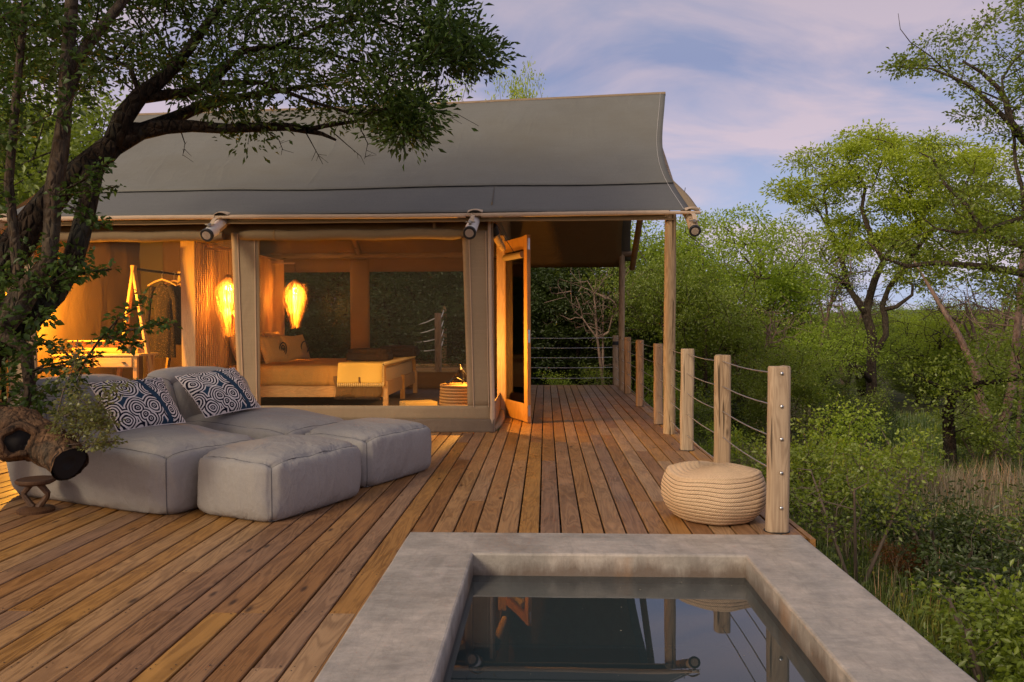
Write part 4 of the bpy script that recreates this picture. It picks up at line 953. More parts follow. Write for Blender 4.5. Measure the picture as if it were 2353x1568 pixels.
def daybed(label, o_, seed):
    D = thing('daybed', label, 'daybed', tuple(o_), 0, 'grey fabric daybeds')
    L_ = 1.66; W_ = .90; oo = Vector(o_)
    build_bag('seat', D, oo+UX*.34, 1.32, W_, lambda s_, w_: .44+.015*math.sin(s_*5), seed=seed, n=26, bul=.05)
    build_bag('backrest', D, oo, .60, W_*.99, lambda s_, w_: .82-.03*s_, seed=seed+5, n=22, bul=.055, shear=lambda h, s_: -.10*h+.02*(1-h)-(s_-.5)*.30*max(0, h-.3))
    return D
d1 = Vector((-2.44, 5.02, 0))-UX*1.66; d2 = Vector((-2.02, 6.14, 0))-UX*1.66
daybed('grey fabric daybed nearest the tree stump, half hidden by the leafy sprig', d1, 21.)
daybed('grey fabric daybed farther back, against the tent sill', d2, 34.)

a = N('ringed shell cushion'); uvn = a.n('ShaderNodeUVMap', uv_map='uv').outputs[0]; u3 = a.map(uvn, (1.35, 1.0, 1))
wob = a.n('ShaderNodeTexNoise', {0: u3, 'Scale': 3., 'Detail': 2.}); u4 = a.n('ShaderNodeVectorMath', {0: u3, 1: a.n('ShaderNodeVectorMath', {0: wob.outputs['Color'], 1: (.10, .10, 0)}, operation='MULTIPLY').outputs[0]}, operation='ADD').outputs[0]
v1 = a.n('ShaderNodeTexVoronoi', {0: u4, 'Scale': 3.1, 'Randomness': .85}, voronoi_dimensions='2D'); dd = v1.outputs['Distance']
rg = a.math('GREATER_THAN', a.math('SINE', a.math('MULTIPLY', dd, 40.)), .0)
thr = a.math('GREATER_THAN', a.noise(a.map(uvn, (120, 120, 1)), 1., 1), .33)
rg = a.math('MULTIPLY', rg, thr)
colr = a.mix(rg, (.010, .010, .022), (.74, .66, .62))
colr = a.mix(a.math('LESS_THAN', dd, .045), colr, (.008, .008, .010))
band = a.math('GREATER_THAN', dd, .70)
diag = a.math('ABSOLUTE', a.math('ADD', a.math('SUBTRACT', a.n('ShaderNodeSeparateXYZ', {0: u4}).outputs[0], 1.10), a.math('MULTIPLY', a.n('ShaderNodeSeparateXYZ', {0: u4}).outputs[1], .30)))
band = a.math('MAXIMUM', band, a.math('LESS_THAN', diag, .05))
colr = a.mix(band, colr, a.mix(a.noise(a.map(uvn, (120, 120, 1)), 1., 1), (.012, .03, .06), (.035, .075, .12)))
SHELL = a.pbr(colr, .9, a.bump(rg, .5, .004), .1)
c2 = cushion('patterned_cushion', 'navy and white cushion with swirling ring pattern on the farther daybed', 'cushion', (-2.72, 6.28, .50), (-2.46, 6.80, .53), (-2.76, 6.98, .86), (-3.03, 6.42, .82), SHELL, .17, 'patterned cushions on the daybeds', 30, corner=.05)
c1 = cushion('patterned_cushion', 'navy and white cushion with swirling ring pattern behind the leafy sprig', 'cushion', (-2.98, 5.44, .50), (-2.74, 5.96, .50), (-2.99, 6.10, .83), (-3.26, 5.56, .83), SHELL, .17, 'patterned cushions on the daybeds', 30, corner=.05)

# ------------------------------------------------------------------ woven pouf
PF = thing('woven_pouf', 'round natural straw pouf on the deck in front of the nearest post', 'pouf', (1.075, 5.145, 0))
a = N('braided straw'); p = a.pos()
pc = a.n('ShaderNodeVectorMath', {0: p, 1: (1.075, 5.145, 0)}, operation='SUBTRACT').outputs[0]; s3 = a.n('ShaderNodeSeparateXYZ', {0: pc})
ang = a.math('ARCTAN2', s3.outputs[1], s3.outputs[0]); rad_ = a.n('ShaderNodeVectorMath', {0: pc}, operation='LENGTH').outputs['Value']
hh_ = a.math('ADD', a.math('MULTIPLY', s3.outputs[2], 145.), a.math('MULTIPLY', a.math('MAXIMUM', a.math('SUBTRACT', s3.outputs[2], .29), 0.), -200.))
w1 = a.math('SINE', a.math('ADD', a.math('MULTIPLY', ang, 190.), a.math('MULTIPLY', s3.outputs[2], 420.))); w2 = a.math('SINE', a.math('SUBTRACT', a.math('MULTIPLY', ang, 190.), a.math('MULTIPLY', s3.outputs[2], 420.)))
wv = a.math('ADD', a.math('MULTIPLY_ADD', w1, .5, .5), a.math('MULTIPLY', a.noise(p, 70., 3, .7), 1.2))
col = a.mix(a.ramp(wv, [(.3, 0.), (1.5, 1.)]), (.54, .34, .18), (.88, .63, .40)); col = a.mix(a.ramp(a.noise(p, 3., 4), [(.4, 0.), (.7, .5)]), col, (.74, .51, .28))
STRAW = a.pbr(col, .85, a.bump(wv, .8, .008), .15)
prof = []; rows = 12; Hp = .285; 
def rz_(t):   # side profile
    z = .01+Hp*t; r = .335-.055*(2*t-1)**2*(1.2 if t < .5 else .8)-.02*(1-t)*(1-t)
    return r, z
for i in range(rows):
    for k in range(6):
        t = (i+k/6)/rows; r, z = rz_(t); prof.append((r-.0045*(1-math.sin(math.pi*k/6))**2, z))
topn = 10; r0, z0 = rz_(1)
for i in range(topn):
    for k in range(6):
        t = (i+k/6)/topn; r = r0*(1-t)+.004; z = z0+.040*math.sin(min(1, t*1.5)*math.pi/2)+.006*math.sin(math.pi*k/6); prof.append((r, z))
def pf(r, z, g):
    s_ = 1+.018*math.sin(g*3+.5)+.012*math.sin(g*7); q = .006*mnoise.noise(Vector((math.cos(g)*2.4, math.sin(g)*2.4, z*9)))
    tilt = .012*math.sin(g*2+z*9)+.022*mnoise.noise(Vector((math.cos(g)*1.4, math.sin(g)*1.4, 5+z*5)))
    return r*s_+q, max(0, z+tilt*min(1, z*6)*(1 if r > .1 else .3))
MB().lathe(prof, (1.075, 5.145, 0), 96, pf).build('braided_cover', STRAW, PF, smooth='all')
for i in range(1, rows+1):
    r, z = rz_(i/rows); r -= .004
    MB().tube([(1.075+math.cos(g)*pf(r, z, g)[0], 5.145+math.sin(g)*pf(r, z, g)[0], pf(r, z, g)[1]) for g in [k*math.pi/36 for k in range(73)]], .0024, 4, cap=False).build('braid_seam', m_plain('straw seam', (.15, .085, .04), .9) if i == 1 else bpy.data.materials['straw seam'], PF, smooth='all')

# ------------------------------------------------------------------ carved stool
SX, SY = -3.405, 5.18
S = thing('carved_stool', 'small dark carved wooden stool with hourglass legs on the deck', 'stool', (SX, SY, 0))
MB().lathe([(.02, .178), (.095, .186), (.118, .200), (.120, .214), (.114, .222), (.07, .214), (.02, .211)], (SX, SY, 0), 30).build('seat', CARVED, S, smooth=True)
MB().lathe([(.112, 0), (.114, .018), (.10, .03), (.02, .038)], (SX, SY, 0), 28).build('base', CARVED, S, smooth=True)
for s_ in (-1, 1):
    MB().tube([(SX+s_*.03, SY, .19), (SX+s_*.048, SY, .165), (SX+s_*.082, SY, .125), (SX+s_*.078, SY, .105), (SX+s_*.04, SY, .055), (SX+s_*.02, SY, .03)], [.026, .020, .019, .019, .020, .026], 8).build('leg', CARVED, S, smooth=True)

# ------------------------------------------------------------------ vegetation tools
LG = m_leaf('leaves bright', (.13, .215, .010), (.42, .54, .04), .5)
LY = m_leaf('leaves yellow green', (.15, .225, .010), (.50, .58, .035), .5)
LM = m_leaf('leaves mid', (.075, .125, .010), (.27, .34, .03), .45)
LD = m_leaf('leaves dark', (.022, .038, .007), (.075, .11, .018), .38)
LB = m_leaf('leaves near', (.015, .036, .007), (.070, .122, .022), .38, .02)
LS = m_leaf('leaves sprig', (.05, .07, .018), (.24, .25, .07), .4)
LO = m_leaf('leaves olive', (.065, .07, .02), (.21, .21, .07), .4)
LR = m_leaf('leaves autumn', (.12, .045, .012), (.34, .13, .03), .4)
GRS = m_leaf('grass', (.045, .085, .016), (.18, .25, .06), .38)
DRY = m_leaf('dry grass', (.14, .105, .065), (.36, .28, .18), .3)
TWG = m_plain('bare twigs', (.13, .095, .075), .9)
def leafmesh(name, C, m, L=.05, Wd=.022, upb=.5, rs=None, droop=.0, tint=None, fold=.15):
    """many leaf-shaped faces at the points C"""
    r_ = np.random.default_rng(rs if rs is not None else 1); n = len(C); C = np.asarray(C)
    d = r_.normal(size=(n, 3)); d[:, 2] = d[:, 2]*.7-droop; d /= np.linalg.norm(d, axis=1)[:, None]
    up_ = r_.normal(size=(n, 3)); up_[:, 2] += upb*3; s_ = np.cross(d, up_); s_ /= np.linalg.norm(s_, axis=1)[:, None]+1e-9
    nn = np.cross(s_, d)
    l = (L*r_.uniform(.42, 1.4, n))[:, None]; w = (Wd*r_.uniform(.7, 1.2, n))[:, None]
    b = C; t = C+d*l-nn*l*.12; m1 = C+d*l*.5+s_*w+nn*l*fold; m2 = C+d*l*.5-s_*w+nn*l*fold
    V = np.stack([b, m1, t, m2], 1).reshape(-1, 3); k = np.arange(n)[:, None]*4
    Fc = np.concatenate([k+np.array([0, 1, 2]), k+np.array([0, 2, 3])], 1).reshape(-1, 3)
    if tint is None: tint = r_.uniform(0, 1, n)
    return np_mesh(name, V, Fc, m, np.repeat(np.clip(tint, 0, 1), 2))
def grow(roots, tips, seed, seg=.35, wig=.10, bias=.30, sagf=.05):
    """connect tips to trunk polylines like a branching tree. roots: [(pts, radii)]"""
    r_ = np.random.default_rng(seed); P = []; par = []; rad = []; plen = []; fixed = []
    for pts, rr in roots:
        pts = [np.array(p_, float) for p_ in pts]; last = None
        if P:
            q = np.array(P); last = int(np.argmin(np.linalg.norm(q-pts[0], axis=1)))
            if np.linalg.norm(q[last]-pts[0]) > .2: last = None
        for i in range(len(pts)-1):
            m_ = max(1, int(np.linalg.norm(pts[i+1]-pts[i])/seg))
            for j in range(m_):
                t = j/m_; P.append(pts[i]*(1-t)+pts[i+1]*t); par.append(-1 if last is None else last); rad.append(rr[i]*(1-t)+rr[i+1]*t); last = len(P)-1
                plen.append(0 if par[-1] < 0 else plen[par[-1]]+float(np.linalg.norm(P[-1]-P[par[-1]])))
        P.append(pts[-1]); par.append(last); rad.append(rr[-1]); plen.append(plen[last]+.1)
    nf = len(P); cap_ = nf+len(tips)*6+10
    A = np.zeros((cap_, 3)); A[:nf] = P; PL = np.zeros(cap_); PL[:nf] = plen; low = max(r_2 for r_2 in rad)
    n = nf; parent = par+[0]*(cap_-nf); R0 = np.zeros(cap_); R0[:nf] = rad; ends = []
    PLb = PL.copy()
    tips = np.asarray(tips); zz = A[:nf]
    dmin = np.array([np.min(np.linalg.norm(zz-t, axis=1)) for t in tips]); order = np.argsort(dmin)
    for ti in order:
        t = tips[ti]; D = np.linalg.norm(A[:n]-t, axis=1); cost = D+bias*PL[:n]
        # prefer not to leave from the thick foot of the trunk
        cost = cost+(R0[:n] > low*.85)*1.2+np.maximum(0, A[:n, 2]-t[2])*.35
        k = int(np.argmin(cost)); dist = D[k]; m_ = int(min(5, max(1, dist/seg))); a0 = A[k].copy(); pr = k
        for j in range(1, m_+1):
            u = j/m_; q = a0*(1-u)+t*u; q = q+np.array([0, 0, sagf*dist*math.sin(u*math.pi)]); 
            if j < m_: q = q+r_.normal(size=3)*wig*dist/m_
            A[n] = q; parent[n] = pr; PL[n] = PL[pr]+np.linalg.norm(q-A[pr]); pr = n; n += 1
        ends.append(pr)
    A = A[:n]; parent = parent[:n]
    area = np.zeros(n); ch = [[] for _ in range(n)]
    for i in range(n):
        if parent[i] >= 0: ch[parent[i]].append(i)
    rt_ = np.zeros(n)
    for i in range(n-1, -1, -1):
        if not ch[i]: area[i] = max(area[i], 1.)
        else: area[i] = sum(area[c_] for c_ in ch[i])
    return A, parent, ch, area, R0[:n], nf, ends
def wood_mesh(mbt, mbb, G_, tip_r=.006, expo=.46, rmax=None):
    A, parent, ch, area, R0, nf, ends = G_; n = len(A)
    rad = tip_r*area**expo
    if rmax: rad = np.minimum(rad, rmax)
    rad[:nf] = R0[:nf]
    for i in range(nf, n): rad[i] = min(rad[i], rad[parent[i]]*.9 if parent[i] >= 0 else rad[i])
    done = set()
    starts = [i for i in range(n) if parent[i] < 0]; stack = [(s_, None) for s_ in starts]
    while stack:
        i, pr = stack.pop(); path = [] if pr is None else [pr]; rr = [] if pr is None else [min(rad[pr], rad[i]*1.15)]
        while True:
            path.append(i); rr.append(rad[i])
            if not ch[i]: break
            cs = sorted(ch[i], key=lambda c_: -rad[c_]*(1 if c_ >= nf else 3))
            for c_ in cs[1:]: stack.append((c_, i))
            i = cs[0]
        if len(path) > 1:
            thick = max(rr); mb = mbt if (path[-1] < nf or (path[1] < nf)) and thick > .03 else mbb
            mb.tube([A[k] for k in path], [max(.0022, q) for q in rr], 10 if thick > .05 else 5 if thick > .015 else 3, cap=thick > .05, jit=.05 if thick > .04 else 0)
def cluster(tips, per, spread, seed, flat=.55):
    r_ = np.random.default_rng(seed); n = len(tips); g = r_.normal(size=(n, per, 3))*np.array([spread, spread, spread*flat]); return (tips[:, None, :]+g).reshape(-1, 3)
def make_tree(name, label, cat, loc, roots, tips, leafm, bark, per=40, spread=.22, L=.05, Wd=.02, seed=1, group=None, flat=.55, tip_r=.006, upb=.5, seg=.35, wig=.10, ctint=None, local=False, extra=0, rmax=None, bias=.3, fill=.35, bare=0., droop=0.):
    T_ = thing(name, label, cat, loc, 0, group); tips = np.asarray(tips)
    G_ = grow(roots, tips, seed, seg, wig, bias); mt, mb2 = MB(), MB(); wood_mesh(mt, mb2, G_, tip_r, rmax=rmax)
    A, parent, ch, area, R0, nf, ends = G_
    w_ = not local
    if mt.v: mt.build('trunk', bark, T_, smooth='all', world=w_, fix=False)
    if mb2.v: mb2.build('branches', bark, T_, smooth='all', world=w_, fix=False)
    if leafm is not None:
        r_ = np.random.default_rng(seed+7)
        thin = [i for i in range(nf, len(A)) if area[i] <= 3 and r_.random() < fill]
        pts = np.concatenate([A[ends], A[thin]]) if thin else A[ends]
        if bare: pts = pts[r_.random(len(pts)) > bare]
        C_ = cluster(pts, per, spread, seed, flat); base_ = np.repeat(r_.uniform(.1, .8, len(pts)), per); hz = C_[:, 2]; hz = (hz-hz.min())/(np.ptp(hz)+1e-6)
        tint = base_*.55+r_.uniform(0, .45, len(C_)) if ctint is None else ctint(C_, base_, r_)
        o = link('crown', leafmesh('crown', C_, leafm, L, Wd, upb, seed, droop, tint), T_, w_)
        if not w_: pass
    return T_
def in_poly(x, y, poly):
    ins = False; j = len(poly)-1
    for i in range(len(poly)):
        (xi, yi), (xj, yj) = poly[i], poly[j]
        if (yi > y) != (yj > y) and x < (xj-xi)*(y-yi)/(yj-yi)+xi: ins = not ins
        j = i
    return ins
def poly_tips(poly, n, d0, d1, seed, dense=None):
    """points in a slab of air between two distances, inside an outline; even spacing"""
    r_ = random.Random(seed); xs = [p_[0] for p_ in poly]; ys = [p_[1] for p_ in poly]; out_ = []
    tries = 0
    while len(out_) < n and tries < n*400:
        tries += 1; best = None; bd = -1
        for _ in range(3):
            x, y = r_.uniform(min(xs), max(xs)), r_.uniform(min(ys), max(ys))
            if not in_poly(x, y, poly): continue
            p_ = PY(x, y, r_.uniform(d0, d1)); d = min([(p_-q).length for q in out_[-160:]] or [9])
            if d > bd: best, bd = p_, d
        if best is not None: out_.append(best)
    return np.array([tuple(p_) for p_ in out_])
def pth(lst): return [tuple(PY(x, y, Y)) for x, y, Y, *_ in lst], [q[3] for q in lst]

# ------------------------------------------------------------------ the big tree arching over the deck
main_roots = [
 pth([(-330, 1180, 5.7, .20), (-200, 900, 5.6, .17), (-110, 720, 5.6, .14), (20, 590, 5.6, .122), (85, 500, 5.7, .108), (145, 425, 5.8, .098), (215, 375, 5.9, .105), (262, 330, 6.0, .088)]),
 pth([(262, 330, 6.0, .09), (320, 302, 6.1, .075), (380, 292, 6.15, .058), (440, 290, 6.2, .046), (520, 296, 6.3, .040), (600, 292, 6.3, .036), (660, 292, 6.35, .034), (705, 300, 6.4, .030), (745, 290, 6.4, .020), (800, 282, 6.5, .015), (860, 275, 6.5, .010)]),
 pth([(705, 300, 6.4, .026), (740, 308, 6.4, .018), (772, 322, 6.4, .010)]),
 pth([(330, 300, 6.1, .060), (400, 272, 6.4, .052), (450, 250, 6.6, .045), (520, 232, 6.8, .034), (600, 215, 6.9, .026), (700, 200, 7.0, .018)]),
 pth([(262, 335, 6.0, .09), (283, 270, 6.0, .075), (322, 220, 6.1, .066), (363, 190, 6.1, .055), (405, 150, 6.2, .045), (450, 90, 6.3, .038), (500, 20, 6.4, .030), (560, -60, 6.5, .02)]),
 pth([(322, 225, 6.1, .05), (420, 214, 6.2, .038), (485, 192, 6.2, .034), (555, 118, 6.3, .030), (640, 108, 6.4, .024), (740, 120, 6.5, .016), (850, 150, 6.6, .012)]),
 pth([(640, 108, 6.4, .020), (740, 60, 6.5, .016), (860, 40, 6.6, .013), (980, 90, 6.7, .011), (1060, 110, 6.8, .009)]),
 pth([(485, 192, 6.2, .028), (600, 190, 6.1, .020), (720, 235, 6.1, .014), (820, 265, 6.2, .012), (930, 240, 6.2, .009), (1000, 215, 6.2, .005)]),
]
can = [(-60, -420), (1000, -420), (1010, -120), (1030, 0), (1035, 60), (1060, 80), (1090, 95), (1110, 130), (1080, 155), (1020, 150), (970, 160), (980, 200), (965, 225), (960, 262), (952, 300), (930, 318), (890, 275), (850, 250), (780, 262), (720, 268), (640, 248), (560, 255), (500, 240), (440, 232), (360, 180), (240, 190), (60, 180), (-60, 200)]
tA = poly_tips(can, 640, 5.7, 7.6, 5)
tB = poly_tips([(540, 250), (640, 250), (600, 330), (545, 335), (530, 290)], 6, 6.2, 6.5, 6)
tC = poly_tips([(980, 60), (1040, 60), (1100, 95), (1130, 130), (1080, 155), (980, 150)], 34, 6.3, 6.9, 8)
tD = poly_tips([(880, 250), (985, 235), (960, 290), (935, 325), (905, 315), (900, 280)], 18, 6.0, 6.4, 9)
tips = np.concatenate([tA, tB, tC, tD])
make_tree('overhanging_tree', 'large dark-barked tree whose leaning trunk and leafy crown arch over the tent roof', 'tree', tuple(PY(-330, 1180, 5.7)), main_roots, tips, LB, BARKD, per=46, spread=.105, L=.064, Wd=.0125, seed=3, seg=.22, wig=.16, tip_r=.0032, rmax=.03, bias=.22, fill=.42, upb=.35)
# bare hanging twigs of the same crown
tw = MB()
for path in ([(700, 300), (725, 345), (742, 378)], [(415, 300), (425, 330), (420, 358)], [(880, 270), (930, 290), (985, 342)], [(840, 270), (905, 300), (965, 325), (985, 330)], [(905, 260), (960, 245), (1050, 262), (1100, 290)], [(960, 240), (1010, 205), (1030, 195)], [(820, 280), (845, 330), (838, 365)], [(600, 295), (640, 320), (650, 345)], [(1020, 165), (1060, 195), (1085, 190)], [(760, 300), (800, 335), (830, 360)], [(1000, 150), (1010, 200), (1012, 225)]):
    pts = [PY(x, y, 6.3+.1*i) for i, (x, y) in enumerate(path)]; tw.tube(pts, [.006, .004, .0025, .002][:len(pts)], 4)
    for k in range(5):
        a_ = pts[1].lerp(pts[-1], random.random()); tw.tube([a_, a_+Vector((random.uniform(-.03, .10), random.uniform(-.05, .05), random.uniform(-.09, .03)))], [.0026, .0015], 3)
root_tree = [o for o in COL.objects if o.name.startswith('overhanging_tree')][0]
tw.build('bare_twigs', BARKD, root_tree, fix=False)['kind'] = 'stuff'
# lower stem and the old sawn limb belong to it
lo = MB(); ls = pth([(215, 385, 5.85, .075), (207, 450, 5.6, .062), (185, 540, 5.5, .066), (165, 610, 5.45, .070), (125, 675, 5.4, .080), (60, 740, 5.4, .09), (-10, 800, 5.4, .11), (-110, 900, 5.5, .14)]); lo.tube(ls[0], ls[1], 12, jit=.10); lo.build('lower_stem', BARKD, root_tree, smooth='all', fix=False)
def knobbly(mb, pts, rad, n=22, amp=.10, seed=0, m_=10):
    """rough limb with lumps"""
    P_ = [Vector(p_) for p_ in pts]; F_ = []; RR = []
    for i in range(len(P_)-1):
        for j in range(m_): t = j/m_; F_.append(P_[i].lerp(P_[i+1], t)); RR.append(rad[i]*(1-t)+rad[i+1]*t)
    F_.append(P_[-1]); RR.append(rad[-1]); q0 = len(mb.v); mb.tube(F_, RR, n, cap=False)
    for k in range(q0, len(mb.v)):
        v = Vector(mb.v[k]); i = (k-q0)//n; c_ = F_[i]; d = (v-c_); f_ = 1+amp*(mnoise.noise(v*6+Vector((seed, 0, 0)))*1.6+mnoise.noise(v*17)*.7+mnoise.noise(v*40)*.35); mb.v[k] = tuple(c_+d*f_)
    return F_, RR, q0
limb = MB(); lp = pth([(-120, 930, 5.0, .17), (-20, 985, 4.85, .155), (60, 1003, 4.70, .150), (115, 1030, 4.6, .125), (160, 1066, 4.5, .105)])
Fp, Rp, q0 = knobbly(limb, lp[0], lp[1], 40, .15, 0, 16); li = limb.build('sawn_limb', BARKL, root_tree, smooth='all', fix=False)
ax = (Fp[-1]-Fp[-2]).normalized(); rot = ax.to_track_quat('Z', 'Y').to_matrix(); e_ = MB(); e_.lathe([(.101, -.012), (.088, -.004), (.02, -.016)], (0, 0, 0), 22, lambda r, z, g: (r*(1+.08*math.sin(g*3)), z)); e_.v = [tuple(Fp[-1]+rot@Vector(v)) for v in e_.v]; e_.build('cut_end', BLACKW, li, smooth='all')
hc = PY(42, 1014, 4.50); hd = (CAM-hc).normalized(); hd = (hd+Vector((.0, 0, -.05))).normalized(); rot = hd.to_track_quat('Z', 'Y').to_matrix(); e_ = MB()
e_.lathe([(.118, -.07), (.112, .0), (.098, .030), (.080, .034), (.066, .020), (.058, -.02), (.02, -.035)], (0, 0, 0), 26, lambda r, z, g: (r*(1+.10*math.sin(g*2+1)+.07*math.sin(g*5)), z+.008*math.sin(g*4)))
e_.v = [tuple(hc+rot@Vector(v)) for v in e_.v]; e_.build('knot_hollow', BARKL, li, smooth='all')
e_ = MB(); e_.lathe([(.070, .012), (.062, -.004), (.01, -.01)], (0, 0, 0), 20); e_.v = [tuple(hc+rot@Vector(v)) for v in e_.v]; e_.build('hollow', BLACKW, li, smooth='all')  # black disc: the shade inside the hole put into the colour

# the paler upright tree with broad leaves, nearest the left edge
ur = [pth([(-260, 1200, 5.1, .12), (-60, 820, 5.15, .105), (40, 700, 5.2, .085), (112, 600, 5.2, .052), (120, 520, 5.2, .052), (122, 440, 5.2, .056), (138, 350, 5.2, .054), (148, 260, 5.2, .044), (152, 180, 5.2, .044), (158, 90, 5.2, .042), (166, -20, 5.2, .040), (170, -200, 5.2, .03)]),
      pth([(150, 235, 5.2, .040), (188, 118, 5.25, .040), (232, 62, 5.3, .036), (275, 12, 5.3, .032), (330, -60, 5.4, .02)]),
      pth([(20, 780, 5.1, .045), (60, 800, 5.05, .04), (70, 900, 5.0, .034), (45, 960, 4.95, .03)]),
      pth([(50, 690, 5.2, .04), (20, 420, 5.1, .03), (40, 200, 5.1, .026), (60, 0, 5.1, .02)])]
t1 = poly_tips([(-60, -100), (180, -100), (240, 100), (220, 240), (130, 280), (50, 320), (20, 430), (-60, 520)], 115, 4.7, 5.6, 15)
t2 = poly_tips([(-60, 620), (40, 600), (110, 560), (170, 560), (180, 610), (120, 680), (100, 740), (90, 800), (40, 860), (-60, 880)], 60, 4.85, 5.5, 16)
t3 = poly_tips([(-60, 860), (90, 850), (190, 880), (110, 960), (20, 960), (-60, 960)], 22, 4.85, 5.2, 17)
def sprig(path, Y, n): 
    P_ = [PY(x, y, Y) for x, y in path]; out_ = []
    for k in range(n):
        t = (k+random.random())/n*(len(P_)-1); i = int(t); out_.append(tuple(P_[i].lerp(P_[i+1], t-i)+Vector((random.gauss(0, .012), random.gauss(0, .02), random.gauss(0, .012)))))
    return np.array(out_)
spr = [[(174, 861), (225, 785), (270, 734), (309, 709), (329, 681)], [(255, 765), (310, 757), (350, 748), (382, 737)], [(250, 772), (290, 790), (320, 788)], [(150, 640), (200, 625), (256, 619)], [(140, 440), (190, 415), (225, 390), (245, 376)], [(135, 450), (200, 440), (272, 428)], [(150, 470), (205, 500), (240, 520)], [(100, 840), (160, 830), (215, 820)], [(60, 780), (140, 800), (190, 850), (165, 900)]]
uroots = ur+[([tuple(PY(x, y, 5.0)) for x, y in s_], [.010, .008, .006, .005, .004][:len(s_)]) for s_ in spr]
t4 = np.array([[-4.1+random.uniform(-.45, .35), 3.75+random.uniform(-.35, .35), 1.25+random.uniform(-.45, .5)] for _ in range(26)])  # foliage added out of view to break the lantern light into dapples
tt = np.concatenate([t1, t2, t3, t4])
make_tree('broadleaf_tree', 'upright pale-barked tree with broad soft leaves at the far left edge of the deck', 'tree', tuple(PY(-260, 1200, 5.1)), ur+[([(-5.9, 5.1, .9), (-5.2, 4.4, 1.1), (-4.4, 3.9, 1.2)], [.05, .03, .015])], tt, LB, BARKG, per=17, spread=.060, L=.050, Wd=.019, seed=23, seg=.18, wig=.16, tip_r=.003, rmax=.018, bias=.2, fill=.30, upb=.6)
make_tree('trailing_branches', 'thin leafy branches reaching right in front of the lit tent window', 'plant', tuple(PY(60, 860, 5.05)), [([tuple(PY(x, y, 5.0)) for x, y in s_], [.010, .008, .006, .005, .004][:len(s_)]) for s_ in spr]+[([tuple(PY(60, 860, 5.05)), tuple(PY(100, 850, 5.0)), tuple(PY(150, 840, 5.))], [.02, .015, .01])], np.concatenate([sprig(s_, 5.0, 15) for s_ in spr]), LB, BARKG, per=6, spread=.024, L=.040, Wd=.017, seed=24, seg=.1, wig=.1, tip_r=.002, rmax=.006, bias=.1, fill=.3, upb=.7)
# yellow-green sprig growing out of the sawn limb
stems = []; tps = []
for path in ([(150, 1040), (172, 1000), (178, 930), (182, 880)], [(150, 1045), (205, 960), (240, 905), (285, 880)], [(155, 1050), (215, 1020), (262, 1015)], [(150, 1040), (140, 980), (150, 930)], [(160, 1045), (195, 985), (215, 950), (232, 925)], [(165, 1040), (225, 990), (262, 960)], [(120, 1000), (145, 900), (170, 840), (178, 780)]):
    P_ = [PY(x, y, 4.55+.05*random.random()) for x, y in path]; stems.append(([tuple(p_) for p_ in P_], [.006, .0045, .003, .002][:len(P_)]))
    tps.append(sprig(path[1:], 4.55, 15))
tps.append(poly_tips([(140, 930), (200, 900), (240, 960), (225, 1030), (160, 1050), (135, 1000)], 40, 4.4, 4.65, 31))
make_tree('leafy_sprig', 'yellow-green leafy sprig sprouting from the sawn limb in front of the daybed', 'plant', tuple(PY(150, 1045, 4.5)), stems, np.concatenate(tps), LS, TWG, per=9, spread=.026, L=.022, Wd=.011, seed=29, seg=.08, wig=.1, tip_r=.0016, rmax=.004, bias=.1, fill=.3)

# ------------------------------------------------------------------ trees to the right
def clump0(T0, k, n, sp, seed, flat=.6):
    r_ = np.random.default_rng(seed); c_ = T0[r_.permutation(len(T0))[:k]]; w = r_.uniform(.4, 1.6, k); i = r_.choice(k, n, p=w/w.sum()); return c_[i]+r_.normal(size=(n, 3))*np.array([sp, sp, sp*flat])*r_.uniform(.5, 1.3, k)[i][:, None]
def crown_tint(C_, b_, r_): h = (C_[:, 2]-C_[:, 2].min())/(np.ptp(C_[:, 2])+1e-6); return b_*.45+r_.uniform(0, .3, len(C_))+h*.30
MY = 27.
mr = [pth([(2004, 985, MY, .18), (2003, 900, MY, .165), (2002, 833, MY, .155), (2004, 770, MY, .15), (1990, 722, MY, .14), (1975, 700, MY, .11), (1950, 662, MY+.4, .09), (1935, 600, MY+.6, .08), (1900, 520, MY+.8, .05)]),
      pth([(1990, 722, MY, .13), (1998, 684, MY, .12), (2010, 643, MY-.5, .11), (2030, 600, MY-.8, .09), (2000, 540, MY-1, .09), (1980, 480, MY-1.2, .06)]),
      pth([(2004, 830, MY, .11), (2018, 800, MY-.3, .10), (2036, 770, MY-.4, .10), (2034, 729, MY-.4, .10), (2027, 703, MY-.4, .09), (2042, 662, MY-.6, .08), (2090, 600, MY-.9, .08), (2130, 540, MY-1, .06)]),
      pth([(2029, 712, MY-.4, .08), (2060, 705, MY-.6, .07), (2096, 678, MY-.8, .05)]),
      pth([(2030, 600, MY-.8, .09), (2070, 540, MY, .07), (2150, 470, MY+.5, .05)]),
      pth([(1950, 662, MY+.4, .08), (1925, 640, MY, .06), (1890, 620, MY-.3, .04)]),
      pth([(2003, 880, MY, .10), (1975, 845, MY-.5, .08), (1950, 838, MY-.8, .06)])]
mc = [(1806, 420), (1830, 375), (1850, 340), (1890, 318), (1950, 302), (2020, 298), (2090, 302), (2150, 315), (2210, 345), (2270, 370), (2330, 400), (2360, 440), (2380, 520), (2300, 560), (2200, 590), (2130, 600), (2060, 610), (1990, 600), (1930, 560), (1880, 530), (1850, 490)]
tA = clump0(poly_tips(mc, 120, MY-2.6, MY+2.6, 41), 88, 560, .42, 44, .38); tB = poly_tips([(2060, 600), (2200, 590), (2180, 660), (2100, 690), (2050, 660)], 22, MY-1.5, MY+1, 42)
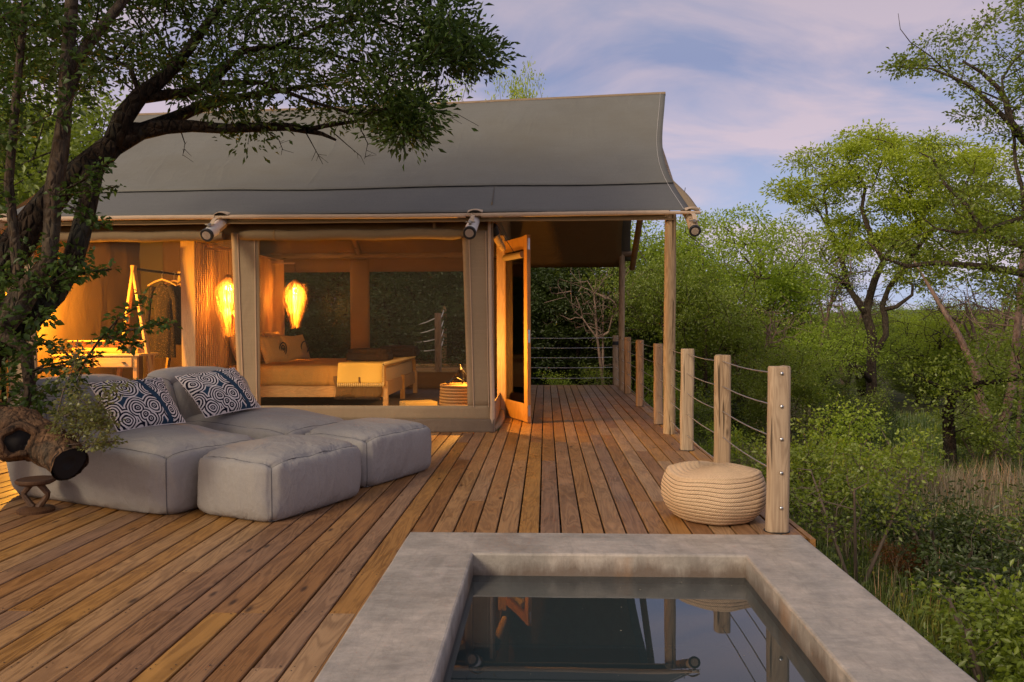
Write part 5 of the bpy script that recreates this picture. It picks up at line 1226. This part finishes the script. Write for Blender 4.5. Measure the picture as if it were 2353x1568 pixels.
make_tree('spreading_tree', 'tall spreading tree with a lit yellow-green crown standing alone right of the tent', 'tree', tuple(PY(2004, 985, MY)), mr, np.concatenate([tA, tB]), LY, BARKG, per=58, spread=.20, L=.12, Wd=.032, seed=43, seg=.6, wig=.12, tip_r=.013, rmax=.10, ctint=crown_tint, flat=.42, fill=.25)

RY_ = 12.
rr_ = [pth([(2900, 1100, RY_+.5, .24), (2800, 800, RY_+.5, .2), (2640, 640, RY_, .16), (2480, 620, RY_, .09), (2353, 629, RY_, .060), (2250, 612, RY_-.2, .048), (2148, 604, RY_-.3, .036), (2086, 612, RY_-.4, .028), (2037, 596, RY_-.4, .02), (1992, 555, RY_-.4, .012)]),
       pth([(2640, 640, RY_, .10), (2480, 420, RY_, .09), (2353, 322, RY_, .065), (2321, 281, RY_, .055), (2311, 229, RY_, .04), (2290, 199, RY_, .034), (2256, 167, RY_, .026), (2212, 141, RY_, .016)]),
       pth([(2353, 322, RY_, .04), (2300, 262, RY_-.3, .034), (2262, 226, RY_-.3, .032), (2227, 196, RY_-.3, .027), (2186, 176, RY_-.3, .022), (2139, 158, RY_-.3, .015), (2095, 157, RY_-.3, .010), (2045, 150, RY_-.3, .006)]),
       pth([(2186, 176, RY_-.3, .012), (2139, 129, RY_-.3, .010), (2092, 97, RY_-.3, .008), (2069, 67, RY_-.3, .006), (2064, 31, RY_-.3, .004)]),
       pth([(2480, 600, RY_, .06), (2312, 555, RY_, .044), (2250, 518, RY_, .036), (2222, 473, RY_, .03), (2168, 420, RY_, .022), (2143, 366, RY_, .014), (2111, 350, RY_, .008)]),
       pth([(2353, 500, RY_, .04), (2290, 520, RY_, .03), (2200, 535, RY_-.5, .024), (2150, 525, RY_-.5, .014), (2120, 500, RY_-.5, .008)])]
tA = poly_tips([(2062, 150), (2105, 100), (2160, 62), (2215, 60), (2290, 10), (2380, -60), (2560, -100), (2560, 420), (2353, 420), (2325, 345), (2280, 330), (2195, 275), (2215, 235), (2175, 195), (2120, 175)], 300, RY_-1., RY_+1.4, 51)
tB = poly_tips([(2090, 350), (2150, 320), (2200, 400), (2280, 420), (2353, 430), (2500, 450), (2500, 740), (2353, 700), (2260, 660), (2150, 630), (2060, 625), (1990, 575), (2030, 540), (2120, 560), (2170, 480)], 250, RY_-1.2, RY_+1.2, 52)
make_tree('right_edge_tree', 'dark leafy branches of a near tree reaching in from the right edge of the view', 'tree', tuple(PY(2900, 1100, RY_)), rr_, np.concatenate([tA, tB, sprig([(2045, 150), (2095, 157)], RY_-.3, 6)]), LM, BARKG, per=26, spread=.095, L=.060, Wd=.019, seed=53, seg=.3, wig=.14, tip_r=.004, rmax=.03, bias=.25, fill=.35, flat=.5)

PYk = 16.
pr_ = [pth([(2312, 1120, PYk, .20), (2300, 1060, PYk, .185), (2290, 1010, PYk, .19), (2268, 966, PYk, .11), (2252, 912, PYk, .085), (2240, 850, PYk, .075), (2200, 765, PYk, .055), (2160, 700, PYk+.2, .045), (2130, 650, PYk+.4, .03), (2100, 600, PYk+.5, .012)]),
       pth([(2290, 1005, PYk, .12), (2312, 950, PYk, .10), (2324, 900, PYk, .09), (2334, 800, PYk, .075), (2342, 700, PYk, .06), (2352, 560, PYk, .04)]),
       pth([(2345, 1090, PYk-.5, .05), (2338, 1000, PYk-.5, .042), (2346, 900, PYk-.5, .035), (2340, 800, PYk-.5, .02)])]
tA = poly_tips([(2090, 640), (2353, 600), (2420, 700), (2400, 900), (2250, 850), (2180, 760)], 110, PYk-1, PYk+2, 61)
make_tree('smooth_bark_tree', 'forked tree with smooth pinkish bark and thin bare branches at the right', 'tree', tuple(PY(2312, 1120, PYk)), pr_, tA, LO, BARKP, per=7, spread=.16, L=.06, Wd=.016, seed=63, seg=.35, wig=.15, tip_r=.006, rmax=.04, bias=.2, fill=.1, bare=.35)
tA = poly_tips([(2080, 850), (2353, 780), (2420, 1000), (2353, 1060), (2230, 1000), (2120, 940)], 120, 12.5, 14.5, 65)
make_tree('low_tree', 'low dark-stemmed tree with small olive leaves below the smooth forked trunk', 'tree', tuple(PY(2181, 1040, 15.)), [pth([(2188, 1110, 15., .13), (2184, 1050, 15., .11), (2178, 947, 15., .10), (2190, 905, 14.6, .08), (2260, 880, 14., .05), (2353, 870, 13.5, .03)]), pth([(2190, 905, 14.6, .05), (2140, 880, 14.3, .03), (2100, 860, 14., .02)])], tA, LM, BARKD, per=22, spread=.13, L=.065, Wd=.02, seed=67, seg=.35, wig=.15, tip_r=.005, rmax=.03, fill=.3)

# ------------------------------------------------------------------ bush trees: a few kinds, then copied
def clump(T0, k, n, sp, seed, flat=.6):
    r_ = np.random.default_rng(seed); c_ = T0[r_.permutation(len(T0))[:k]]; w = r_.uniform(.4, 1.6, k); i = r_.choice(k, n, p=w/w.sum()); return c_[i]+r_.normal(size=(n, 3))*np.array([sp, sp, sp*flat])*r_.uniform(.5, 1.2, k)[i][:, None]
def ell_tips(n, c, r, seed, shell=.55, zmin=-1.):
    if n >= 80: return clump(ell_tips_(70, c, r, seed, shell, zmin), max(12, n//9), n, .13*(r[0]+r[1]), seed+3)
    return ell_tips_(n, c, r, seed, shell, zmin)
def ell_tips_(n, c, r, seed, shell=.55, zmin=-1.):
    r_ = np.random.default_rng(seed); out_ = []
    while len(out_) < n:
        v = r_.normal(size=3); v /= np.linalg.norm(v); k = (shell+(1-shell)*r_.random())*(1+.16*math.sin(v[0]*5+seed)+.14*math.sin(v[1]*6+v[2]*4+seed*2))
        if v[2] < zmin: continue
        out_.append([c[0]+v[0]*r[0]*k, c[1]+v[1]*r[1]*k, c[2]+v[2]*r[2]*k])
    return np.array(out_)
def proto(kind, seed):
    rr = random.Random(seed)
    if kind == 'bushy':      # multi-stemmed, leafy to the ground
        roots = [([(rr.uniform(-.2, .2), rr.uniform(-.2, .2), 0), (dx*.4, dy*.4, 1.2), (dx, dy, 2.6), (dx*1.5, dy*1.5, 4.2)], [.11, .09, .07, .04]) for dx, dy in ((.6, .2), (-.7, .4), (.1, -.7), (-.2, .8))]
        tp = np.concatenate([ell_tips(230, (0, 0, 4.0), (2.5, 2.5, 1.9), seed, .5), ell_tips(130, (.5, 0, 2.0), (2.1, 2.1, 1.5), seed+1, .6)]); kw = dict(per=50, spread=.21, L=.105, Wd=.034)
    elif kind == 'tall':
        roots = [([(0, 0, 0), (.1, 0, 1.8), (-.1, .1, 3.2), (.2, 0, 4.8), (.1, 0, 6.2)], [.17, .14, .11, .08, .04]), ([(0, 0, 2.4), (1.0, .3, 4.2), (1.7, .5, 5.6)], [.09, .07, .04]), ([(0, 0, 2.2), (-1.1, -.2, 3.9), (-1.7, -.4, 5.4)], [.09, .07, .04])]
        tp = ell_tips(330, (0, 0, 5.6), (2.7, 2.7, 2.1), seed, .35, -.8); kw = dict(per=48, spread=.22, L=.105, Wd=.032)
    elif kind == 'airy':
        roots = [([(0, 0, 0), (.1, 0, 1.4), (-.4, .1, 2.8), (-1., 0, 4.4)], [.14, .12, .09, .05]), ([(0, 0, 1.3), (.8, .3, 3.0), (1.5, .5, 4.8)], [.09, .07, .04]), ([(0, 0, 1.8), (.1, -.5, 4.2), (.3, -.8, 5.4)], [.07, .05, .03])]
        tp = ell_tips(250, (0, 0, 4.6), (2.6, 2.6, 2.0), seed, .3, -.9); kw = dict(per=27, spread=.21, L=.095, Wd=.028)
    elif kind == 'bare':
        roots = [([(0, 0, 0), (.1, 0, 1.4), (-.4, .1, 3.0), (-1., 0, 4.6)], [.12, .10, .07, .04]), ([(0, 0, 1.0), (.8, .3, 3.0), (1.3, .5, 5.0)], [.08, .06, .03])]
        tp = ell_tips(330, (0, 0, 4.2), (2.4, 2.4, 2.0), seed, .25, -.9); kw = dict(per=4, spread=.2, L=.08, Wd=.022, bare=.6)
    elif kind == 'flat':     # low umbrella thorn bush with layered crown
        roots = [([(0, 0, 0), (.2, 0, 1.0), (.8, .2, 2.0), (1.6, .2, 2.6)], [.11, .09, .06, .03]), ([(0, 0, .4), (-.8, .3, 1.8), (-1.6, .4, 2.5)], [.08, .06, .03])]
        tp = np.concatenate([ell_tips(160, (0, 0, 2.8), (2.6, 2.4, .55), seed, .2), ell_tips(90, (.4, -.3, 2.0), (2.3, 2.2, .4), seed+1, .2)]); kw = dict(per=34, spread=.22, L=.075, Wd=.022, flat=.3)
    elif kind == 'shrub':
        roots = [([(0, 0, 0), (dx*.3, dy*.3, .4), (dx*.6, dy*.6, .8)], [.025, .02, .012]) for dx, dy in ((.6, .2), (-.7, .4), (.1, -.7), (0, .6))]
        tp = ell_tips(130, (0, 0, .62), (.75, .75, .52), seed, .35, -.7); kw = dict(per=30, spread=.085, L=.045, Wd=.015)
    elif kind == 'wispy':
        roots = [([(0, 0, 0), (dx*.3, dy*.3, .5), (dx*.6, dy*.6, 1.0)], [.02, .014, .008]) for dx, dy in ((.6, .2), (-.7, .4), (.1, -.7))]
        tp = ell_tips(90, (0, 0, .8), (.6, .6, .7), seed, .3, -.8); kw = dict(per=18, spread=.08, L=.035, Wd=.013)
    return roots, tp, kw
PR = {}
def plant(kind, leafm, bark, x, y, s_, rz, name, label, cat='tree', group=None, seed=1, z=None, sz=None):
    key = (kind, leafm.name, seed)
    if key not in PR:
        roots, tp, kw = proto(kind, seed)
        o = make_tree(name, label, cat, (0, 0, 0), roots, tp, leafm, bark, seed=seed, local=True, seg=.45 if kind not in ('shrub', 'wispy') else .15, tip_r=.011 if kind not in ('shrub', 'wispy') else .003, wig=.15, fill=.25, ctint=crown_tint, **kw)
        for c_ in o.children: c_.matrix_parent_inverse = Matrix.Identity(4)
        PR[key] = o
    else:
        o = copy_tree(PR[key]); o.name = name; tag(o, label, cat)
    if 'group' in o: del o['group']
    if group: o['group'] = group
    o.location = (x, y, (gz(x, y)-.05) if z is None else z); o.rotation_euler = (0, 0, rz); o.scale = (s_, s_, s_*(sz or 1)); return o
def at_px(px, Y): return (px-1255)/1838*Y
def ptree(kind, leafm, bark, px, Y, top, label, seed=1, group=None, hgt=None, name='bush_tree', sz=None, wide=1.):
    """a tree whose crown top reaches image height `top` when seen from the deck"""
    H0 = {'bushy': 6.1, 'tall': 7.9, 'airy': 6.9, 'bare': 6.4, 'flat': 3.4, 'shrub': 1.2, 'wispy': 1.55}[kind]
    x = at_px(px, Y); zt = CAMZ+(742-top)*Y/1838; zb = gz(x, Y)-.05; s_ = (zt-zb)/H0
    o = plant(kind, leafm, bark, x, Y, s_, random.uniform(0, 6.28), name, label, 'tree', group, seed); o.scale = (s_*wide, s_*wide, s_); return o
g1 = 'trees standing beyond the veranda railing'
ptree('bushy', LG, BARKG, 1490, 24, 505, 'bright green bushy tree seen between the two tall veranda poles', 101, g1)
ptree('tall', LG, BARKG, 1600, 26, 478, 'taller green tree whose top rises beside the right corner of the tent roof', 102, g1, wide=.8)
ptree('bushy', LG, BARKG, 1690, 22, 492, 'bushy green tree with a rounded top right of the tall front pole', 103, g1, wide=.85)
ptree('airy', LG, BARKP, 1775, 24, 530, 'thinner green tree sloping down towards the gap of open sky', 104, g1)
ptree('airy', LO, BARKP, 1865, 30, 525, 'pale loose tree left of the lone spreading tree', 105, g1, wide=.75)
ptree('bare', LO, BARKP, 1930, 34, 600, 'nearly bare tree behind the trunk of the spreading tree', 106, g1)
ptree('tall', LM, BARKG, 1545, 18.5, 560, 'darker tree close behind the veranda posts', 102, g1, wide=.75)
ptree('bushy', LM, BARKG, 1620, 18, 640, 'mid green bushy tree low behind the tall front pole', 103, g1, wide=.9)
ptree('bare', LO, BARKP, 1720, 18, 640, 'tangle of bare branches right of the tall front pole', 106, g1, wide=.8)
ptree('flat', LG, BARKG, 1850, 21, 760, 'low umbrella-shaped thorn tree with bright green layers above the nearest post', 107, g1, wide=.8)
ptree('flat', LG, BARKG, 1935, 31, 752, 'low spreading thorn tree in front of the tall trunk', 107, g1)
ptree('flat', LY, BARKG, 2130, 34, 715, 'low bright thorn tree behind the tall trunk', 107, g1)
ptree('bushy', LM, BARKG, 1800, 16, 800, 'dark bushy growth behind the nearest railing posts', 103, g1, wide=1.1)
ptree('bushy', LM, BARKG, 1890, 22, 850, 'dark green bush left of the tall trunk', 103, g1, wide=1.0)
ptree('bushy', LM, BARKG, 2095, 34, 800, 'dark green bush right of the tall trunk', 101, g1, wide=1.1)
ptree('bushy', LG, BARKG, 2200, 33, 760, 'mid green bush below the open sky at the right', 101, g1, wide=1.2)
ptree('bushy', LM, BARKG, 2330, 24, 760, 'dark bush behind the smooth forked trunk', 103, g1, wide=1.2)
ptree('bare', LO, BARKP, 2230, 30, 600, 'leafless grey tree above the bushes at the right', 106, g1)
ptree('bare', LO, BARKP, 2320, 27, 560, 'leafless grey tree at the right edge behind the near branches', 108, g1)
# behind the veranda and seen through the gauze
g2 = 'dark trees behind the tent'
ptree('bare', LO, BARKG, 1385, 19.5, 560, 'twiggy bare tree straight beyond the veranda end', 106, g2, wide=.7)
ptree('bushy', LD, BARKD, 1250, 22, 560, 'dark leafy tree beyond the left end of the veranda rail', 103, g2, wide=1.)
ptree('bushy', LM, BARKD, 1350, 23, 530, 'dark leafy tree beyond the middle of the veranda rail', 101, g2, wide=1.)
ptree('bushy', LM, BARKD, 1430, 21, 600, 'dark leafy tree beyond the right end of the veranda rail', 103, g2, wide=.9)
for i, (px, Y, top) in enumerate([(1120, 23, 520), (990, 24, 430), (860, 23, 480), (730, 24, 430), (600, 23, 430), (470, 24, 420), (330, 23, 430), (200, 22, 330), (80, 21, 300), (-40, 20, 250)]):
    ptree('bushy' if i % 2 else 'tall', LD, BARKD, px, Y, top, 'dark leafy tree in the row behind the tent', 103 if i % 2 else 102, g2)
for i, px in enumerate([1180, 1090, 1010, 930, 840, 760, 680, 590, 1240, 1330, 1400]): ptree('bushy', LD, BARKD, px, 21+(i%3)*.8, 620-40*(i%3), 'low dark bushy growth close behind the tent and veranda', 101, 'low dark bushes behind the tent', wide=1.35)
ptree('bushy', LY, BARKG, 1222, 24, 168, 'yellow-green treetop showing above the middle of the tent ridge', 101, None, wide=.30)
ptree('bushy', LG, BARKG, 985, 25, 196, 'thin green treetop above the ridge beside the overhanging branches', 104, None, wide=.5)
for (px, Y, top, k_) in [(60, 19.5, 150, 101), (-330, 14, 40, 103), (200, 21, 250, 103)]:
    ptree('bushy', LM, BARKD, px, Y, top, {60: 'leafy tree rising behind the left corner of the tent roof', -330: 'leafy tree at the far left, nearest the deck beyond the tent end', 200: 'leafy tree just above the left end of the ridge'}[px], k_)
# farther bush: individual crowns over the falling ground
g3 = 'bush trees on the far slope'
rr = random.Random(5)
for i in range(70):
    Y = rr.uniform(34, 120); px = rr.uniform(1180, 2600); x = at_px(px, Y)
    o = plant(rr.choice(['flat', 'bushy', 'bushy']), rr.choice([LG, LM, LG]), BARKG, x, Y, rr.uniform(.7, 1.15), rr.uniform(0, 6.28), 'bush_tree', 'green bush tree on the far slope beyond the clearing', 'tree', g3, rr.choice([107]) if False else {0: 107, 1: 101, 2: 103}[i % 3]) if False else None
for i in range(90):
    Y = rr.uniform(32, 60)+i*1.1; px = rr.uniform(1150, 2650) if i % 4 else rr.uniform(-300, 1150); x = at_px(px, Y); kd, sd_ = (('flat', 107), ('bushy', 101), ('bushy', 103))[i % 3]
    lm = LG if kd == 'flat' or sd_ == 101 else LM
    plant(kd, lm, BARKG, x, Y, rr.uniform(.85, 1.2)*(1.0 if kd == 'flat' else .80), rr.uniform(0, 6.28), 'bush_tree', 'green bush tree on the far slope beyond the clearing', 'tree', g3, sd_)

# ------------------------------------------------------------------ undergrowth
g4 = 'shrubs on the slope below the deck'
SH = [(3.4, 3.5), (4.3, 5.0), (5.6, 5.0), (6.8, 7.4), (4.6, 7.6), (2.6, 4.4), (5.9, 8.6), (7.6, 6.2), (3.6, 6.9), (2.6, 6.6), (3.1, 8.4), (2.3, 9.2), (2.5, 11.8), (3.2, 5.2), (4.4, 6.4), (2.9, 3.6), (3.8, 4.2), (3.9, 3.0), (5.2, 7.6), (5.4, 5.3), (6.2, 6.6), (8.9, 11.4), (8.2, 10.6), (9.0, 13.2), (2.2, 13.6), (2.6, 15.2), (4.0, 13.6), (2.4, 17.2), (3.6, 16.6), (6.6, 17.0), (8.2, 15.2), (10.2, 15.6), (.4, 18.2), (-.6, 17.6), (1.3, 18.6), (-1.8, 18.4), (9.2, 18.2), (11.4, 18.4), (7.2, 18.8), (4.8, 18.2), (11., 12.), (5.0, 3.3), (5.9, 3.9), (6.8, 4.6), (8.4, 6.2)]
for i, (x, y) in enumerate(SH):
    kd, lm, sd_ = [('shrub', LM, 201), ('wispy', LO, 202), ('shrub', LG, 203), ('shrub', LD, 204), ('wispy', LM, 205)][i % 5]
    lm = LD if lm is LG and y < 9 else lm
    near = 'beside the pool coping' if y < 4.6 else 'just beyond the railing posts' if x < 3.3 and y < 15 else 'behind the end of the veranda' if y > 16.5 and x < 5 else 'on the open grassy slope' if y < 13 else 'at the foot of the far trees'
    look = {'shrub': 'dense', 'wispy': 'thin wispy'}[kd]+{LM.name: ' mid green', LO.name: ' olive', LG.name: ' bright green', LD.name: ' dark green'}[lm.name]
    plant(kd, lm, TWG, x+rr.uniform(-.2, .2), y+rr.uniform(-.2, .2), rr.uniform(.65, 1.15), rr.uniform(0, 6.28), 'shrub', look+' shrub growing '+near, 'shrub', look+' shrubs '+near, sd_)
plant('shrub', LG, TWG, *PZ(1960, 1170, -1.15)[:2], 1.05, 1., 'shrub', 'rounded bright green shrub just right of the nearest railing post', 'shrub', None, 203)
plant('shrub', LR, TWG, *PZ(2090, 1330, -1.1)[:2], .36, 1., 'shrub', 'small rust-brown leaved shrub beside the pool coping', 'shrub', None, 210)
plant('wispy', LG, TWG, *PZ(1862, 1010, -1.1)[:2], 1.25, 1., 'shrub', 'slender bright green sapling rising right of the nearest post', 'shrub', None, 211)
# grass
def grass(name, label, m, n, region, hgt, seed, dens=None, lean=.35, w=.004):
    r_ = np.random.default_rng(seed); X = []; 
    while len(X) < n:
        x = r_.uniform(region[0], region[1], 4000); y = r_.uniform(region[2], region[3], 4000)
        keep = (x > 1.62+.3*r_.random(4000)) | (y > 16.3)
        d_ = np.hypot(x-1.5, y-3); keep &= r_.random(4000) < np.clip(5.0/(d_+2.), .06, 1.)
        if dens is not None: keep &= np.array([dens(a_, b_) for a_, b_ in zip(x, y)]) > r_.random(4000)
        X += list(zip(x[keep], y[keep]))
    X = np.array(X[:n]); z = np.array([gz(a_, b_) for a_, b_ in X])-.02; d_ = np.hypot(X[:, 0]-1.5, X[:, 1]-3)
    h = hgt*r_.uniform(.35, 1.1, n)*(.7+.5*np.array([mnoise.noise(Vector((a_*.8, b_*.8, seed))) for a_, b_ in X])); g = r_.uniform(0, 6.28, n); ln_ = h*lean*r_.uniform(.1, 1.6, n)
    ww = w*(1+d_*.10); cx, sx_ = np.cos(g), np.sin(g); px_, py_ = -sx_*ww, cx*ww
    B0 = np.stack([X[:, 0], X[:, 1], z], 1); M1 = B0+np.stack([cx*ln_*.25, sx_*ln_*.25, h*.55], 1); T1 = B0+np.stack([cx*ln_, sx_*ln_, h*.95], 1); s_ = np.stack([px_, py_, np.zeros(n)], 1)
    V = np.stack([B0-s_, B0+s_, M1-s_*.8, M1+s_*.8, T1], 1).reshape(-1, 3); k = np.arange(n)[:, None]*5
    Fc = np.concatenate([k+np.array([0, 1, 3]), k+np.array([0, 3, 2]), k+np.array([2, 3, 4])], 1).reshape(-1, 3)
    t = np.repeat(np.clip(.5+.7*np.array([mnoise.noise(Vector((a_*.5, b_*.5, 3))) for a_, b_ in X])+r_.normal(size=n)*.2, 0, 1), 3)
    o = link(name, np_mesh(name, V, Fc, m, t)); tag(o, label, 'grass', kind='stuff'); return o
grass('grass', 'green grass and low weeds covering the slope beside the deck', GRS, 120000, (1.6, 20, 0, 26), .42, 71)
dp = lambda x, y: max(0., min(1., 1.6*math.exp(-((x-5.4)/2.0)**2-((y-11.)/3.2)**2)+.12*mnoise.noise(Vector((x*.7, y*.7, 9)))))
grass('dry_grass', 'tall dry pinkish grass in the clearing right of the railing', DRY, 11000, (2, 12, 6, 19), .70, 72, dp, .45, .0022)
grass('dry_stalks', 'dry brown stalks and dead grass along the edge of the pool and deck', DRY, 1800, (1.62, 2.3, 2.0, 12.), .20, 73, None, 1.6, .0016)
grass('grass', 'grass growing behind the veranda and the tent', GRS, 16000, (-6, 3, 16.3, 22), .34, 74)
# low leafy ground cover
r_ = np.random.default_rng(9); n = 70000; x = r_.uniform(1.7, 16, n*2); y = r_.uniform(0, 24, n*2); k = r_.random(n*2) < np.clip(6./(np.hypot(x-1.5, y-3)+2), .1, 1); x, y = x[k][:n], y[k][:n]
z = np.array([gz(a_, b_) for a_, b_ in zip(x, y)])+r_.uniform(.0, .26, len(x))*np.array([.6+.8*mnoise.noise(Vector((a_*1.5, b_*1.5, 0))) for a_, b_ in zip(x, y)])
o = link('ground_cover', leafmesh('ground_cover', np.stack([x, y, z], 1), LM, .055, .02, .8, 5)); tag(o, 'low broad-leaved weeds carpeting the slope under the shrubs', 'weeds', kind='stuff')

# ------------------------------------------------------------------ walkway and hut seen through the gauze behind the tent
WK = thing('walkway_railing', 'pale timber posts with sagging ropes along the raised path behind the tent', 'railing', (-2, 18, 0))
wp = [(917, 26, 1.27, .30), (1007, 16.2, 1.45, -.2), (1021, 20, 1.67, .3), (999, 24, 1.74, .5), (1042, 27, 1.78, .6)]
tops = []
for i, (px, Y, zt, zb) in enumerate(wp):
    x = at_px(px, Y); log_post(MB(), x, Y, zb-.4, zt, .07, 80+i).build('post', POLE, WK, smooth=True); tops.append((x, Y, zt, zb))
for (i, j) in ((0, 1), (1, 2), (0, 3)):
    for k in range(4):
        A, B_ = tops[i], tops[j]; f_ = .08+.22*k
        MB().tube([(A[0]*(1-t)+B_[0]*t, A[1]*(1-t)+B_[1]*t, (A[2]-f_)*(1-t)+(B_[2]-f_)*t-.10*4*t*(1-t)) for t in (0, .2, .4, .6, .8, 1)], .012, 6, cap=False).build('rope', PAINT, WK, smooth='all')
for k in range(9):
    tag(MB().box((-2.5-.0*k, 17.2+k*.9, .05+.05*k), (1.9, .82, .08), bevel=.01).build('path_step', DECK), 'broad timber step of the raised path behind the tent', 'step', 'timber steps of the path behind the tent')
HT = thing('hut', 'small reddish plank hut with a grey corner column behind the tent', 'hut', (-4.4, 27, 0))
for i in range(14): MB().box((-6.6+.20*i, 26.5, 1.6), (.19, .05, 3.4)).build('plank', m_wood('hut plank', (.10, .045, .025), (.22, .10, .055), axis=2, knots=False) if i == 0 else bpy.data.materials['hut plank'], HT)
MB().tube([(-3.85, 25.8, -.5), (-3.85, 25.8, 3.4)], .20, 16).build('column', m_plain('grey column', (.30, .30, .33), .8), HT, smooth=True)
MB().box((-5.3, 27.2, 3.4), (3.6, 2.6, .12)).build('roof', DARKW, HT)
